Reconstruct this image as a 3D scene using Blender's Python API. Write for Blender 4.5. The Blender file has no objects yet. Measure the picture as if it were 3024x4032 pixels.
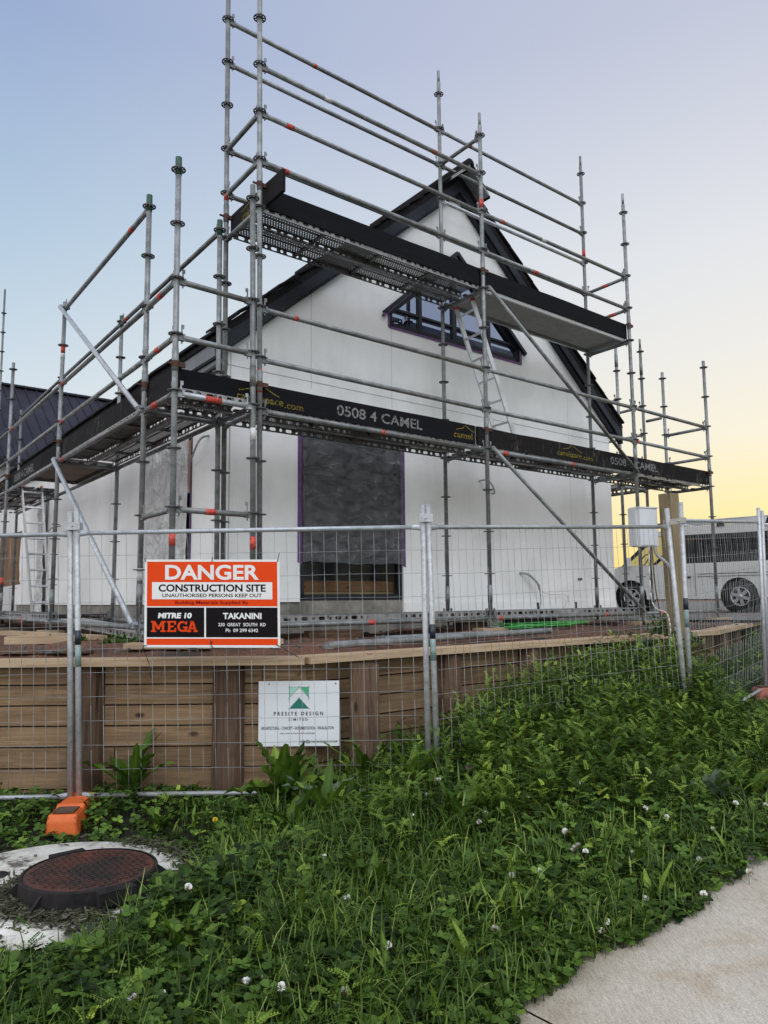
import bpy, bmesh, math, random
import numpy as np
from mathutils import Vector, Matrix
from mathutils.geometry import tessellate_polygon
random.seed(7); rng = np.random.default_rng(7)
R = math.radians
SC = bpy.context.scene
COL = SC.collection

# ------------------------------------------------------------------ camera
cam = bpy.data.cameras.new('camera'); camo = bpy.data.objects.new('camera', cam); COL.objects.link(camo)
cam.sensor_fit = 'VERTICAL'; cam.sensor_height = 36.0; cam.sensor_width = 27.0
cam.lens = 3035.4 / 4032 * 36.0
cam.clip_start = 0.05; cam.clip_end = 3000
camo.matrix_world = Matrix.Translation((0, 0, 1.5)) @ Matrix.Rotation(R(90 + 6.496), 4, 'X') @ Matrix.Rotation(R(-0.538), 4, 'Z')
SC.camera = camo
# ------------------------------------------------------------------ world: dusk sky, glow low on the right
W = bpy.data.worlds.new('World'); SC.world = W; W.use_nodes = True
nt = W.node_tree; nt.nodes.clear()
def N(t, ty, **kw):
    n = t.nodes.new(ty)
    for k, v in kw.items(): setattr(n, k, v)
    return n
def math_(t, op, a, b=None, c=None, clamp=False):
    n = N(t, 'ShaderNodeMath', operation=op, use_clamp=clamp)
    for i, x in enumerate((a, b, c)):
        if x is None: continue
        if hasattr(x, 'is_linked'): t.links.new(x, n.inputs[i])
        else: n.inputs[i].default_value = x
    return n.outputs[0]
def ramp(t, fac, stops):
    n = N(t, 'ShaderNodeValToRGB'); el = n.color_ramp.elements
    while len(el) < len(stops): el.new(0.5)
    for e, (p, c) in zip(el, stops): e.position = p; e.color = (*c, 1) if len(c) == 3 else c
    if hasattr(fac, 'is_linked'): t.links.new(fac, n.inputs[0])
    return n.outputs[0]
def mixc(t, f, a, b, mode='MIX'):
    n = N(t, 'ShaderNodeMix', data_type='RGBA', blend_type=mode)
    for s, x in ((n.inputs[0], f), (n.inputs[6], a), (n.inputs[7], b)):
        if hasattr(x, 'is_linked'): t.links.new(x, s)
        elif isinstance(x, (int, float)): s.default_value = x
        else: s.default_value = (*x, 1)
    return n.outputs[2]
tc = N(nt, 'ShaderNodeTexCoord'); sep = N(nt, 'ShaderNodeSeparateXYZ'); nt.links.new(tc.outputs['Generated'], sep.inputs[0])
vx, vy, vz = sep.outputs
hl = math_(nt, 'SQRT', math_(nt, 'ADD', math_(nt, 'MULTIPLY', vx, vx), math_(nt, 'MULTIPLY', vy, vy)))
gx, gy = math.sin(R(45)), math.cos(R(45))
dt = math_(nt, 'DIVIDE', math_(nt, 'ADD', math_(nt, 'MULTIPLY', vx, gx), math_(nt, 'MULTIPLY', vy, gy)), math_(nt, 'MAXIMUM', hl, 1e-3))
fg = math_(nt, 'SMOOTH_MIN', math_(nt, 'DIVIDE', math_(nt, 'SUBTRACT', dt, 0.31), 0.64, clamp=True), 1.0, 0.1)
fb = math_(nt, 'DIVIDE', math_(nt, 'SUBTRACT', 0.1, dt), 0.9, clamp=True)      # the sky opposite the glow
zc = math_(nt, 'MAXIMUM', vz, 0.0)
left = ramp(nt, zc, [(0, (.76, .81, .82)), (.10, (.74, .80, .83)), (.22, (.68, .77, .83)), (.42, (.45, .59, .74)), (.60, (.325, .425, .645)), (.85, (.36, .44, .62)), (1, (.42, .50, .64))])
right = ramp(nt, zc, [(0, (1.0, .70, .16)), (.05, (1.0, .765, .25)), (.105, (1.0, .84, .43)), (.19, (.93, .87, .70)), (.29, (.85, .835, .80)), (.40, (.77, .785, .815)), (.60, (.55, .58, .71)), (.85, (.42, .48, .64)), (1, (.42, .50, .64))])
east = ramp(nt, zc, [(0, (1.5, 1.52, 1.56)), (.10, (1.95, 1.99, 2.05)), (.32, (1.62, 1.65, 1.69)), (.6, (1.12, 1.14, 1.2)), (1, (.80, .83, .94))])  # unseen sky behind the viewer, brightened beyond nature to light the walls
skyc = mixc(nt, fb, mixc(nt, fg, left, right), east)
sky = N(nt, 'ShaderNodeTexSky', sky_type='NISHITA', sun_disc=False, sun_elevation=R(3), sun_rotation=R(45))
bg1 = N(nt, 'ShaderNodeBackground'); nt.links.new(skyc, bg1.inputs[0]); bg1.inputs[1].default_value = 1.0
bg2 = N(nt, 'ShaderNodeBackground'); nt.links.new(sky.outputs[0], bg2.inputs[0]); bg2.inputs[1].default_value = 0.008
add = N(nt, 'ShaderNodeAddShader'); out = N(nt, 'ShaderNodeOutputWorld')
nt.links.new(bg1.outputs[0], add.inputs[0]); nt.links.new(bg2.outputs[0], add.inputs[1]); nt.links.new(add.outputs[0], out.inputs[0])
# ------------------------------------------------------------------ added wide fill lamp, imitating soft sky light from behind the viewer
sl = bpy.data.lights.new('sky_fill', 'SUN'); sl.energy = 1.5; sl.angle = R(55); sl.color = (.98, .985, 1)
so = bpy.data.objects.new('sky_fill', sl); COL.objects.link(so)
_d = Vector((math.sin(R(150)) * math.cos(R(52)), math.cos(R(150)) * math.cos(R(52)), math.sin(R(52))))
so.rotation_euler = _d.to_track_quat('Z', 'Y').to_euler()
SC.view_settings.view_transform = 'Standard'; SC.view_settings.look = 'None'
SC.view_settings.exposure = 0.0; SC.view_settings.gamma = 1.0

# ------------------------------------------------------------------ frames
aU, aV = R(39.65), R(126.25)
U = Vector((math.cos(aU), math.sin(aU), 0)); V = Vector((math.cos(aV), math.sin(aV), 0)); Z = Vector((0, 0, 1))
NG = Vector((-math.sin(aU), math.cos(aU), 0))
O0 = Vector((-1.165, 7.087, 0))
def G(u, v, z=0.0): return O0 + U * u + V * v + Z * z
def lv(k): return 1.294 + .5 * k

# ------------------------------------------------------------------ materials
MATS = {}
def newmat(name):
    m = bpy.data.materials.new(name); m.use_nodes = True
    t = m.node_tree; t.nodes.clear()
    o = N(t, 'ShaderNodeOutputMaterial'); b = N(t, 'ShaderNodeBsdfPrincipled'); t.links.new(b.outputs[0], o.inputs[0])
    MATS[name] = m
    return m, t, b, o
def noise(t, scale, detail=4, rough=.6, vec=None, dims=None, dist=0):
    n = N(t, 'ShaderNodeTexNoise'); n.inputs['Scale'].default_value = scale; n.inputs['Detail'].default_value = detail
    n.inputs['Roughness'].default_value = rough; n.inputs['Distortion'].default_value = dist
    if vec is not None: t.links.new(vec, n.inputs['Vector'])
    return n.outputs['Fac']
def pos(t): return N(t, 'ShaderNodeNewGeometry').outputs['Position']
def objc(t): return N(t, 'ShaderNodeTexCoord').outputs['Object']
def uvc(t): return N(t, 'ShaderNodeTexCoord').outputs['UV']
def scaled(t, vec, s):
    n = N(t, 'ShaderNodeMapping'); t.links.new(vec, n.inputs[0]); n.inputs['Scale'].default_value = s
    return n.outputs[0]
def bump(t, b, h, strength=.3, dist=.01):
    n = N(t, 'ShaderNodeBump'); n.inputs['Strength'].default_value = strength; n.inputs['Distance'].default_value = dist
    t.links.new(h, n.inputs['Height']); t.links.new(n.outputs[0], b.inputs['Normal'])
def speck(name, c0, c1, scale=8, rough=.6, metal=0, lo=.35, hi=.65, detail=5, bmp=0, spec=.5, rnd=0, stretch=None, trans=0):
    """two-colour noise material in world space"""
    m, t, b, o = newmat(name)
    v = pos(t)
    if stretch: v = scaled(t, v, stretch)
    f = noise(t, scale, detail, .65, v)
    c = ramp(t, f, [(lo, c0), (hi, c1)])
    if rnd:
        oi = N(t, 'ShaderNodeObjectInfo').outputs['Random']
        c = mixc(t, 1.0, c, ramp(t, oi, [(0, (1 - rnd,) * 3), (1, (1 + rnd,) * 3)]), 'MULTIPLY')
    t.links.new(c, b.inputs['Base Color'])
    b.inputs['Roughness'].default_value = rough; b.inputs['Metallic'].default_value = metal
    b.inputs['Specular IOR Level'].default_value = spec
    if bmp: bump(t, b, f, bmp, .01)
    return m
# galvanised tube: blotchy spangle, scuffs
def galv(name, c0, c1, c2, rough=.5, metal=.35, scale=14):
    m, t, b, o = newmat(name)
    p = pos(t)
    f = noise(t, scale, 6, .7, p); f2 = noise(t, scale * 7, 3, .6, p)
    c = ramp(t, f, [(.30, c0), (.5, c1), (.72, c2)])
    c = mixc(t, .22, c, ramp(t, f2, [(.36, (.35,) * 3), (.66, (1.1,) * 3)]), 'MULTIPLY')
    oi = N(t, 'ShaderNodeObjectInfo').outputs['Random']
    c = mixc(t, 1.0, c, ramp(t, oi, [(0, (.72, .72, .70)), (1, (1.12, 1.14, 1.16))]), 'MULTIPLY')
    t.links.new(c, b.inputs['Base Color'])
    t.links.new(math_(t, 'ADD', math_(t, 'MULTIPLY', f2, .25), rough - .12), b.inputs['Roughness'])
    b.inputs['Metallic'].default_value = metal
    return m
GALV = galv('galvanised_steel', (.13, .137, .137), (.225, .235, .235), (.36, .37, .38), scale=8)
GALVB = galv('bright_galvanised_steel', (.30, .315, .335), (.42, .44, .465), (.55, .57, .60), .42, .35)
FENCE = galv('fence_galvanised', (.36, .37, .38), (.52, .53, .55), (.66, .68, .70), .40, .30, 22)
ROSE = galv('dark_cast_steel', (.06, .06, .062), (.115, .115, .118), (.19, .19, .19), .55, .5, 30)
RUST = speck('rusty_steel', (.035, .02, .015), (.13, .055, .035), 30, .8, .2)
ALU = galv('aluminium', (.50, .51, .52), (.62, .63, .64), (.70, .71, .72), .4, .6, 10)
WIRE = speck('wire_grey', (.20, .21, .22), (.34, .35, .36), 6, .5, .4)
WIRE_FAR = WIRE
GREENP = speck('green_paint', (.015, .05, .03), (.03, .09, .055), 25, .55)
ORANGET = speck('orange_sticker', (.16, .035, .028), (.66, .075, .045), 45, .7, lo=.38, hi=.56)
WHITET = speck('white_sticker', (.5, .5, .5), (.72, .72, .72), 40, .6)
# toe boards: black stained pine with wear
def toemat(name, dark, worn, wearlo=.62):
    m, t, b, o = newmat(name)
    uv = uvc(t)
    g = noise(t, 1, 5, .6, scaled(t, uv, (3, 60, 1)), dist=1.2)
    wv = noise(t, 1, 6, .7, scaled(t, uv, (26, 5, 1)))
    wh = noise(t, 2.2, 3, .5, uv)
    w = math_(t, 'MULTIPLY', wv, math_(t, 'ADD', wh, .35))
    c = mixc(t, ramp(t, w, [(wearlo - .08, (0, 0, 0)), (wearlo + .06, (1, 1, 1))]), ramp(t, g, [(.3, dark), (.7, tuple(x * 2.1 for x in dark))]), worn)
    t.links.new(c, b.inputs['Base Color']); b.inputs['Roughness'].default_value = .85; b.inputs['Specular IOR Level'].default_value = .15
    bump(t, b, g, .25, .003)
    return m
TOE = toemat('black_stained_board', (.0045, .0045, .006), (.06, .052, .047), .64)
TOEW = toemat('worn_black_board', (.008, .0075, .0078), (.10, .088, .078), .56)
STY = speck('yellow_stencil', (.012, .010, .006), (.22, .17, .03), 60, .9, lo=.40, hi=.52, spec=.1)
STW = speck('white_stencil', (.015, .015, .016), (.25, .25, .25), 60, .9, lo=.40, hi=.52, spec=.1)
# perforated plank sheet and punched flange: real holes cut by alpha
def holed(name, c0, c1, kind, rough=.55, metal=.4):
    m, t, b, o = newmat(name)
    f = noise(t, 9, 5, .65, pos(t))
    t.links.new(ramp(t, f, [(.32, c0), (.68, c1)]), b.inputs['Base Color'])
    b.inputs['Roughness'].default_value = rough; b.inputs['Metallic'].default_value = metal
    s = N(t, 'ShaderNodeSeparateXYZ'); t.links.new(uvc(t), s.inputs[0])
    x, y = s.outputs[0], s.outputs[1]
    if kind == 'perf':
        px, py = .032, .030
        row = math_(t, 'FLOOR', math_(t, 'DIVIDE', y, py))
        off = math_(t, 'MULTIPLY', math_(t, 'MODULO', math_(t, 'ABSOLUTE', row), 2), .5)
        fx = math_(t, 'SUBTRACT', math_(t, 'FRACT', math_(t, 'ADD', math_(t, 'DIVIDE', x, px), off)), .5)
        fy = math_(t, 'SUBTRACT', math_(t, 'FRACT', math_(t, 'DIVIDE', y, py)), .5)
        d = math_(t, 'SQRT', math_(t, 'ADD', math_(t, 'MULTIPLY', fx, fx), math_(t, 'MULTIPLY', fy, fy)))
        h = math_(t, 'LESS_THAN', d, .21)
    else:
        P = .20
        ph = math_(t, 'MULTIPLY', math_(t, 'SUBTRACT', math_(t, 'FRACT', math_(t, 'DIVIDE', x, P)), .5), P)
        dy = math_(t, 'SUBTRACT', y, .034)
        # slot of half length 0.022 at the middle, round hole at the ends of the period
        dx1 = math_(t, 'MAXIMUM', math_(t, 'SUBTRACT', math_(t, 'ABSOLUTE', ph), .020), 0.0)
        r1 = math_(t, 'SQRT', math_(t, 'ADD', math_(t, 'MULTIPLY', dx1, dx1), math_(t, 'MULTIPLY', dy, dy)))
        dx2 = math_(t, 'SUBTRACT', math_(t, 'ABSOLUTE', ph), P / 2)
        r2 = math_(t, 'SQRT', math_(t, 'ADD', math_(t, 'MULTIPLY', dx2, dx2), math_(t, 'MULTIPLY', dy, dy)))
        h = math_(t, 'LESS_THAN', math_(t, 'MINIMUM', r1, r2), .0165)
        # no holes in the middle third of every 2.9 m plank
        fr = math_(t, 'FRACT', math_(t, 'DIVIDE', x, 3.0))
        h = math_(t, 'MULTIPLY', h, math_(t, 'GREATER_THAN', math_(t, 'ABSOLUTE', math_(t, 'SUBTRACT', fr, .5)), .075))
    tr = N(t, 'ShaderNodeBsdfTransparent'); mx = N(t, 'ShaderNodeMixShader')
    t.links.new(h, mx.inputs[0]); t.links.new(b.outputs[0], mx.inputs[1]); t.links.new(tr.outputs[0], mx.inputs[2])
    t.links.new(mx.outputs[0], o.inputs[0])
    return m
PERF = holed('perforated_steel', (.13, .125, .125), (.25, .245, .24), 'perf')
FLANGE = holed('punched_steel', (.17, .17, .17), (.36, .355, .35), 'slot')
PLANKD = speck('dark_plank_steel', (.085, .085, .088), (.17, .168, .165), 8, .6, .3)
PLY = speck('ply_deck', (.10, .075, .06), (.19, .15, .125), 5, .8)
# wood with grain along U of the uv map
def wood(name, c0, c1, knot, gs=1.0, rnd=.14, rough=.75, stain=None):
    m, t, b, o = newmat(name)
    uv = uvc(t)
    oi = N(t, 'ShaderNodeObjectInfo').outputs['Random']
    cmb = N(t, 'ShaderNodeCombineXYZ'); t.links.new(math_(t, 'MULTIPLY', oi, 37), cmb.inputs[0]); t.links.new(math_(t, 'MULTIPLY', oi, 11), cmb.inputs[1])
    va = N(t, 'ShaderNodeVectorMath', operation='ADD'); t.links.new(uv, va.inputs[0]); t.links.new(cmb.outputs[0], va.inputs[1])
    v = va.outputs[0]
    g = noise(t, 1, 4, .55, scaled(t, v, (1.3 * gs, 26 * gs, 1)), dist=1.6)
    g2 = noise(t, 1, 3, .5, scaled(t, v, (5 * gs, 120 * gs, 1)))
    big = noise(t, 1.3, 3, .5, v)
    c = ramp(t, math_(t, 'ADD', math_(t, 'MULTIPLY', g, .75), math_(t, 'MULTIPLY', g2, .25)), [(.32, c0), (.62, c1)])
    vo = N(t, 'ShaderNodeTexVoronoi'); vo.inputs['Scale'].default_value = 1; t.links.new(scaled(t, v, (2.4, 5.0, 1)), vo.inputs['Vector'])
    k = ramp(t, vo.outputs['Distance'], [(.055, (1, 1, 1)), (.12, (0, 0, 0))])
    c = mixc(t, k, c, knot)
    c = mixc(t, 1.0, c, ramp(t, big, [(.3, (.78, .76, .74)), (.7, (1.12, 1.12, 1.12))]), 'MULTIPLY')
    if stain: 
        st = noise(t, 2.1, 5, .7, pos(t)); c = mixc(t, ramp(t, st, [(.52, (0, 0, 0)), (.68, (.8, .8, .8))]), c, stain)
    c = mixc(t, 1.0, c, ramp(t, oi, [(0, (1 - rnd,) * 3), (1, (1 + rnd,) * 3)]), 'MULTIPLY')
    t.links.new(c, b.inputs['Base Color']); b.inputs['Roughness'].default_value = rough
    b.inputs['Specular IOR Level'].default_value = .25
    bump(t, b, g, .45, .006)
    return m
PINE = wood('treated_pine', (.13, .083, .045), (.29, .195, .112), (.042, .021, .011), stain=(.135, .085, .05))
PINEC = wood('pale_pine', (.33, .23, .14), (.52, .39, .26), (.30, .20, .12))
POLE = wood('round_pole_timber', (.020, .012, .008), (.125, .077, .047), (.018, .010, .006), stain=(.028, .015, .009), rnd=.35)
WARMP = wood('warm_pine', (.36, .23, .11), (.56, .38, .20), (.2, .11, .05))
WARMD = wood('reddish_beam', (.22, .10, .045), (.34, .17, .08), (.1, .05, .03))
PINEG = wood('grey_green_pine', (.15, .118, .068), (.255, .205, .125), (.07, .045, .028))
# walls
def wallmat():
    m, t, b, o = newmat('white_primed_board')
    p = pos(t)
    f = noise(t, .9, 5, .6, p); f2 = noise(t, 1, 4, .6, scaled(t, p, (7, 7, .7))); f3 = noise(t, 60, 2, .5, p)
    s = math_(t, 'ADD', math_(t, 'MULTIPLY', f, .70), math_(t, 'ADD', math_(t, 'MULTIPLY', f2, .15), math_(t, 'MULTIPLY', f3, .15)))
    t.links.new(ramp(t, s, [(.36, (.71, .715, .70)), (.5, (.825, .825, .815)), (.62, (.885, .885, .88))]), b.inputs['Base Color'])
    b.inputs['Roughness'].default_value = .42; b.inputs['Specular IOR Level'].default_value = .4
    bump(t, b, f3, .05, .002)
    return m
WALL = wallmat()
DARKM = speck('dark_metal_fascia', (.014, .016, .024), (.022, .025, .037), 3, .5, 0, spec=.25)
GREYF = speck('grey_fascia', (.11, .12, .135), (.15, .16, .18), 3, .45)
TILE = speck('dark_roof_tile', (.008, .008, .010), (.022, .021, .022), 25, .85, bmp=.3, spec=.15)
SOFF = speck('soffit_grey', (.20, .20, .20), (.27, .27, .265), 8, .7)
JOINT = speck('joint_grey', (.34, .34, .34), (.52, .52, .52), 5, .8)  # grey of the thin strips along the cladding joints
CONC = speck('concrete', (.24, .235, .225), (.40, .395, .375), 9, .85, bmp=.2)
CONCD = speck('stained_concrete', (.13, .125, .11), (.30, .285, .25), 3.5, .9, bmp=.2, detail=8)
def pathmat():
    m, t, b, o = newmat('footpath_concrete')
    p = pos(t)
    f = noise(t, 1.1, 5, .6, p); f2 = noise(t, 170, 3, .6, p); f3 = noise(t, 1, 4, .7, scaled(t, p, (90, 14, 1)))
    c = ramp(t, f, [(.36, (.35, .315, .265)), (.5, (.455, .43, .385)), (.64, (.50, .48, .45))])
    c = mixc(t, ramp(t, noise(t, 2.3, 4, .6, p), [(.55, (0, 0, 0)), (.72, (.7, .7, .7))]), c, (.36, .285, .20))
    c = mixc(t, 1.0, c, (1.06, 1.01, .93), 'MULTIPLY')
    c = mixc(t, 1.0, c, ramp(t, math_(t, 'ADD', math_(t, 'MULTIPLY', f2, .6), math_(t, 'MULTIPLY', f3, .4)), [(.33, (.55,) * 3), (.62, (1.15,) * 3)]), 'MULTIPLY')
    t.links.new(c, b.inputs['Base Color']); b.inputs['Roughness'].default_value = .95; b.inputs['Specular IOR Level'].default_value = .2
    bump(t, b, math_(t, 'ADD', f2, f3), .35, .004)
    return m
PATH = pathmat()
def slabmat():
    m, t, b, o = newmat('white_coated_concrete')
    p = pos(t); f = noise(t, 9, 8, .65, p); f2 = noise(t, 3.2, 7, .72, p)
    c = ramp(t, f, [(.34, (.42, .40, .35)), (.6, (.70, .69, .64))])
    c = mixc(t, ramp(t, f2, [(.60, (0, 0, 0)), (.66, (.9,) * 3)]), c, (.045, .033, .024))
    t.links.new(c, b.inputs['Base Color']); b.inputs['Roughness'].default_value = .9; bump(t, b, f, .5, .012)
    return m
SLAB = slabmat()
SOIL = speck('dark_soil', (.006, .006, .004), (.024, .021, .012), 14, .95, bmp=.5)
def sitemat():
    m, t, b, o = newmat('red_site_soil')
    p = pos(t)
    f = noise(t, 1.4, 5, .65, p); f2 = noise(t, 34, 6, .75, p)
    c = ramp(t, f, [(.36, (.045, .036, .030)), (.46, (.12, .058, .034)), (.60, (.20, .088, .050)), (.7, (.13, .075, .05))])
    c = mixc(t, 1.0, c, ramp(t, f2, [(.32, (.35,) * 3), (.66, (1.3,) * 3)]), 'MULTIPLY')
    t.links.new(c, b.inputs['Base Color']); b.inputs['Roughness'].default_value = .95
    bump(t, b, f2, .8, .03)
    return m
SITE = sitemat()
GRAVEL = speck('grey_gravel', (.05, .048, .045), (.21, .205, .195), 55, .95, bmp=.9, detail=3)
def ironmat():
    m, t, b, o = newmat('rusty_cast_iron')
    p = pos(t)
    f = noise(t, 4.5, 5, .6, p); f2 = noise(t, 60, 4, .6, p)
    c = ramp(t, f, [(.36, (.030, .022, .020)), (.48, (.065, .030, .022)), (.62, (.105, .034, .022)), (.74, (.17, .068, .03))])
    c = mixc(t, 1.0, c, ramp(t, f2, [(.35, (.65,) * 3), (.65, (1.25,) * 3)]), 'MULTIPLY')
    t.links.new(c, b.inputs['Base Color']); b.inputs['Roughness'].default_value = .62; b.inputs['Metallic'].default_value = .15
    bump(t, b, f2, .4, .004)
    return m
IRON = ironmat()
IRONB = speck('black_cast_iron', (.008, .008, .010), (.026, .021, .020), 14, .75, .0, bmp=.5, spec=.25, detail=8)
ORANGE = speck('orange_plastic', (.50, .085, .018), (.66, .135, .025), 5, .55, lo=.3, hi=.6, bmp=.08)
PINKF = speck('faded_red_plastic', (.38, .10, .075), (.52, .22, .18), 6, .7)
DIRT = speck('brown_dirt', (.05, .03, .018), (.11, .065, .04), 30, .95)
BLACK = speck('black_plastic', (.012, .012, .013), (.022, .022, .023), 20, .45)
PURPLE = speck('purple_tape', (.10, .055, .14), (.165, .09, .215), 18, .7, spec=.2)
FRAME = speck('window_frame', (.010, .011, .016), (.016, .018, .025), 6, .45, spec=.3)
SIGNO = speck('sign_orange', (.72, .058, .006), (.76, .064, .007), 6, .6, lo=.2, hi=.8, spec=.12)
SIGNW = speck('sign_white', (.72, .72, .70), (.77, .77, .76), 5, .45)
SIGNK = speck('sign_black', (.006, .004, .005), (.009, .006, .007), 5, .6, spec=.1)
SIGNR = speck('sign_dark_red', (.13, .005, .004), (.15, .006, .005), 5, .6, spec=.1)
TEAL = speck('sign_teal', (.005, .16, .125), (.006, .175, .135), 5, .5)
GRNM = speck('sign_mid_green', (.055, .40, .20), (.06, .42, .215), 5, .5)
GRNL = speck('sign_pale_green', (.36, .66, .52), (.38, .68, .54), 5, .5)
SIGN2 = speck('sign_board_white', (.70, .73, .76), (.74, .77, .80), 5, .4)
LBLD = speck('label_navy', (.012, .018, .035), (.02, .03, .05), 30, .4)
LBLT = speck('label_teal', (.13, .20, .20), (.26, .34, .33), 30, .4)
METER = speck('meter_box_paint', (.56, .58, .61), (.64, .66, .68), 6, .45)
CABLE = speck('grey_conduit', (.28, .28, .28), (.40, .40, .39), 12, .55)
CABLEW = speck('white_cable', (.5, .48, .42), (.66, .62, .54), 12, .55)
HOSE = speck('green_hose', (.02, .20, .03), (.05, .34, .06), 12, .4)
BLUE = speck('blue_rope', (.02, .07, .30), (.04, .11, .40), 12, .6)
DUCT = speck('grey_duct', (.13, .125, .12), (.22, .21, .20), 20, .7)
CARW = speck('white_car_paint', (.56, .56, .55), (.62, .62, .605), 2, .28, spec=.6)
CARD = speck('dark_trim', (.010, .010, .011), (.02, .02, .021), 15, .6)
TYRE = speck('tyre_rubber', (.010, .010, .010), (.02, .02, .02), 30, .85)
RIM = speck('alloy_rim', (.42, .43, .45), (.55, .56, .58), 15, .35, .6)
NROOF = speck('ribbed_roof_metal', (.020, .019, .030), (.031, .030, .046), 1.4, .6, .0, spec=.2)
BROWNW = speck('bare_brown_board', (.12, .062, .028), (.21, .115, .055), 2.5, .85, stretch=(1, 1, .25))
BRICKD = speck('dark_rubble', (.02, .017, .015), (.09, .075, .065), 22, .95)
def glassmat(name, tint, alpha, rough=.02, base=(.008, .009, .011)):
    m, t, b, o = newmat(name)
    b.inputs['Base Color'].default_value = (*base, 1); b.inputs['Roughness'].default_value = rough; b.inputs['Specular IOR Level'].default_value = .9
    tr = N(t, 'ShaderNodeBsdfTransparent'); tr.inputs[0].default_value = (*tint, 1)
    mx = N(t, 'ShaderNodeMixShader'); mx.inputs[0].default_value = alpha
    t.links.new(b.outputs[0], mx.inputs[1]); t.links.new(tr.outputs[0], mx.inputs[2]); t.links.new(mx.outputs[0], o.inputs[0])
    return m
GLASS = glassmat('window_glass', (.88, .90, .90), .90)
GLASSU = glassmat('upper_window_glass', (.7, .75, .8), .12, base=(.01, .012, .02))
CGLASS = glassmat('dark_car_glass', (.35, .33, .33), .10)
CGLASSC = glassmat('clear_car_glass', (.85, .88, .85), .75)
def plasticmat():
    m, t, b, o = newmat('clear_plastic_sheet')
    p = pos(t)
    f = noise(t, 5.5, 9, .62, scaled(t, p, (1, 1, 1.8)), dist=.7)
    b.inputs['Base Color'].default_value = (.33, .34, .36, 1); b.inputs['Roughness'].default_value = .22
    b.inputs['Specular IOR Level'].default_value = .75
    bump(t, b, f, 1.0, .05)
    tr = N(t, 'ShaderNodeBsdfTransparent'); tr.inputs[0].default_value = (.80, .81, .82, 1)
    mx = N(t, 'ShaderNodeMixShader'); t.links.new(ramp(t, f, [(.36, (.84,) * 3), (.60, (.66,) * 3), (.72, (.36,) * 3)]), mx.inputs[0])
    t.links.new(b.outputs[0], mx.inputs[1]); t.links.new(tr.outputs[0], mx.inputs[2]); t.links.new(mx.outputs[0], o.inputs[0])
    return m
PLASTIC = plasticmat()
def mirrorglass():
    m, t, b, o = newmat('reflective_glass')
    b.inputs['Base Color'].default_value = (.006, .007, .011, 1); b.inputs['Roughness'].default_value = .05
    gl = N(t, 'ShaderNodeBsdfGlossy'); gl.inputs['Color'].default_value = (.62, .70, .95, 1); gl.inputs['Roughness'].default_value = .015
    mx = N(t, 'ShaderNodeMixShader'); mx.inputs[0].default_value = .42
    t.links.new(b.outputs[0], mx.inputs[1]); t.links.new(gl.outputs[0], mx.inputs[2]); t.links.new(mx.outputs[0], o.inputs[0])
    return m
GLASSM = mirrorglass()
def wrapmat():
    m, t, b, o = newmat('silver_plastic_wrap')
    f = noise(t, 6, 8, .6, scaled(t, pos(t), (1.2, 1.2, .7)), dist=1.1)
    t.links.new(ramp(t, f, [(.35, (.48, .48, .48)), (.6, (.68, .68, .675))]), b.inputs['Base Color'])
    b.inputs['Roughness'].default_value = .2; b.inputs['Specular IOR Level'].default_value = 1.0; b.inputs['Metallic'].default_value = .15
    bump(t, b, f, 1.0, .07)
    return m
FOIL = wrapmat()
def leafmat(name, stops, rough=.5, trans=.10):
    m, t, b, o = newmat(name)
    at = N(t, 'ShaderNodeAttribute'); at.attribute_name = 'rnd'
    c = ramp(t, at.outputs['Fac'], stops)
    t.links.new(c, b.inputs['Base Color']); b.inputs['Roughness'].default_value = rough; b.inputs['Specular IOR Level'].default_value = .18
    tl = N(t, 'ShaderNodeBsdfTranslucent'); t.links.new(mixc(t, 1.0, c, (1.3, 1.35, .6), 'MULTIPLY'), tl.inputs[0])
    mx = N(t, 'ShaderNodeMixShader'); mx.inputs[0].default_value = trans
    t.links.new(b.outputs[0], mx.inputs[1]); t.links.new(tl.outputs[0], mx.inputs[2]); t.links.new(mx.outputs[0], o.inputs[0])
    return m
CLOVER = leafmat('clover_leaf', [(0, (0.0072, 0.0166, 0.0032)), (.35, (0.0298, 0.0628, 0.0101)), (.65, (0.0930, 0.1669, 0.0282)), (.88, (0.1519, 0.2481, 0.0381)), (1, (0.2788, 0.3606, 0.0508))], .55, .12)
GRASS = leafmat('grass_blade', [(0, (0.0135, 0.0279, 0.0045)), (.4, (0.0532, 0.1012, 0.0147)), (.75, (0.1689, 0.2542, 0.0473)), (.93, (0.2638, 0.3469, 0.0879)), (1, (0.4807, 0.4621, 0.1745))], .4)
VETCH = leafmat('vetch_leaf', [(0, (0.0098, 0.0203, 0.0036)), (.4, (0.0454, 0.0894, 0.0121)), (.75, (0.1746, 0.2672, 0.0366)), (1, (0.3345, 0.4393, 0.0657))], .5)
DOCK = leafmat('dock_leaf', [(0, (0.0167, 0.0361, 0.0059)), (.5, (0.0659, 0.1282, 0.0160)), (.9, (0.1447, 0.2226, 0.0277)), (1, (0.2236, 0.3133, 0.0452))], .42)
DOCKG = leafmat('grey_green_leaf', [(0, (.05, .085, .05)), (.6, (.10, .145, .09)), (1, (.19, .24, .16))], .5)
FLW = speck('white_petals', (.66, .65, .58), (.88, .88, .84), 9, .8, lo=.4, hi=.55)
FLP = speck('pink_petals', (.45, .16, .28), (.62, .28, .40), 300, .7)
FLB = speck('brown_petals', (.22, .13, .08), (.36, .24, .15), 300, .7)
FLY = speck('yellow_petals', (.70, .50, .02), (.80, .60, .04), 300, .7)
STEM = speck('flower_stem', (.05, .10, .03), (.08, .14, .04), 40, .6)
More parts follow.
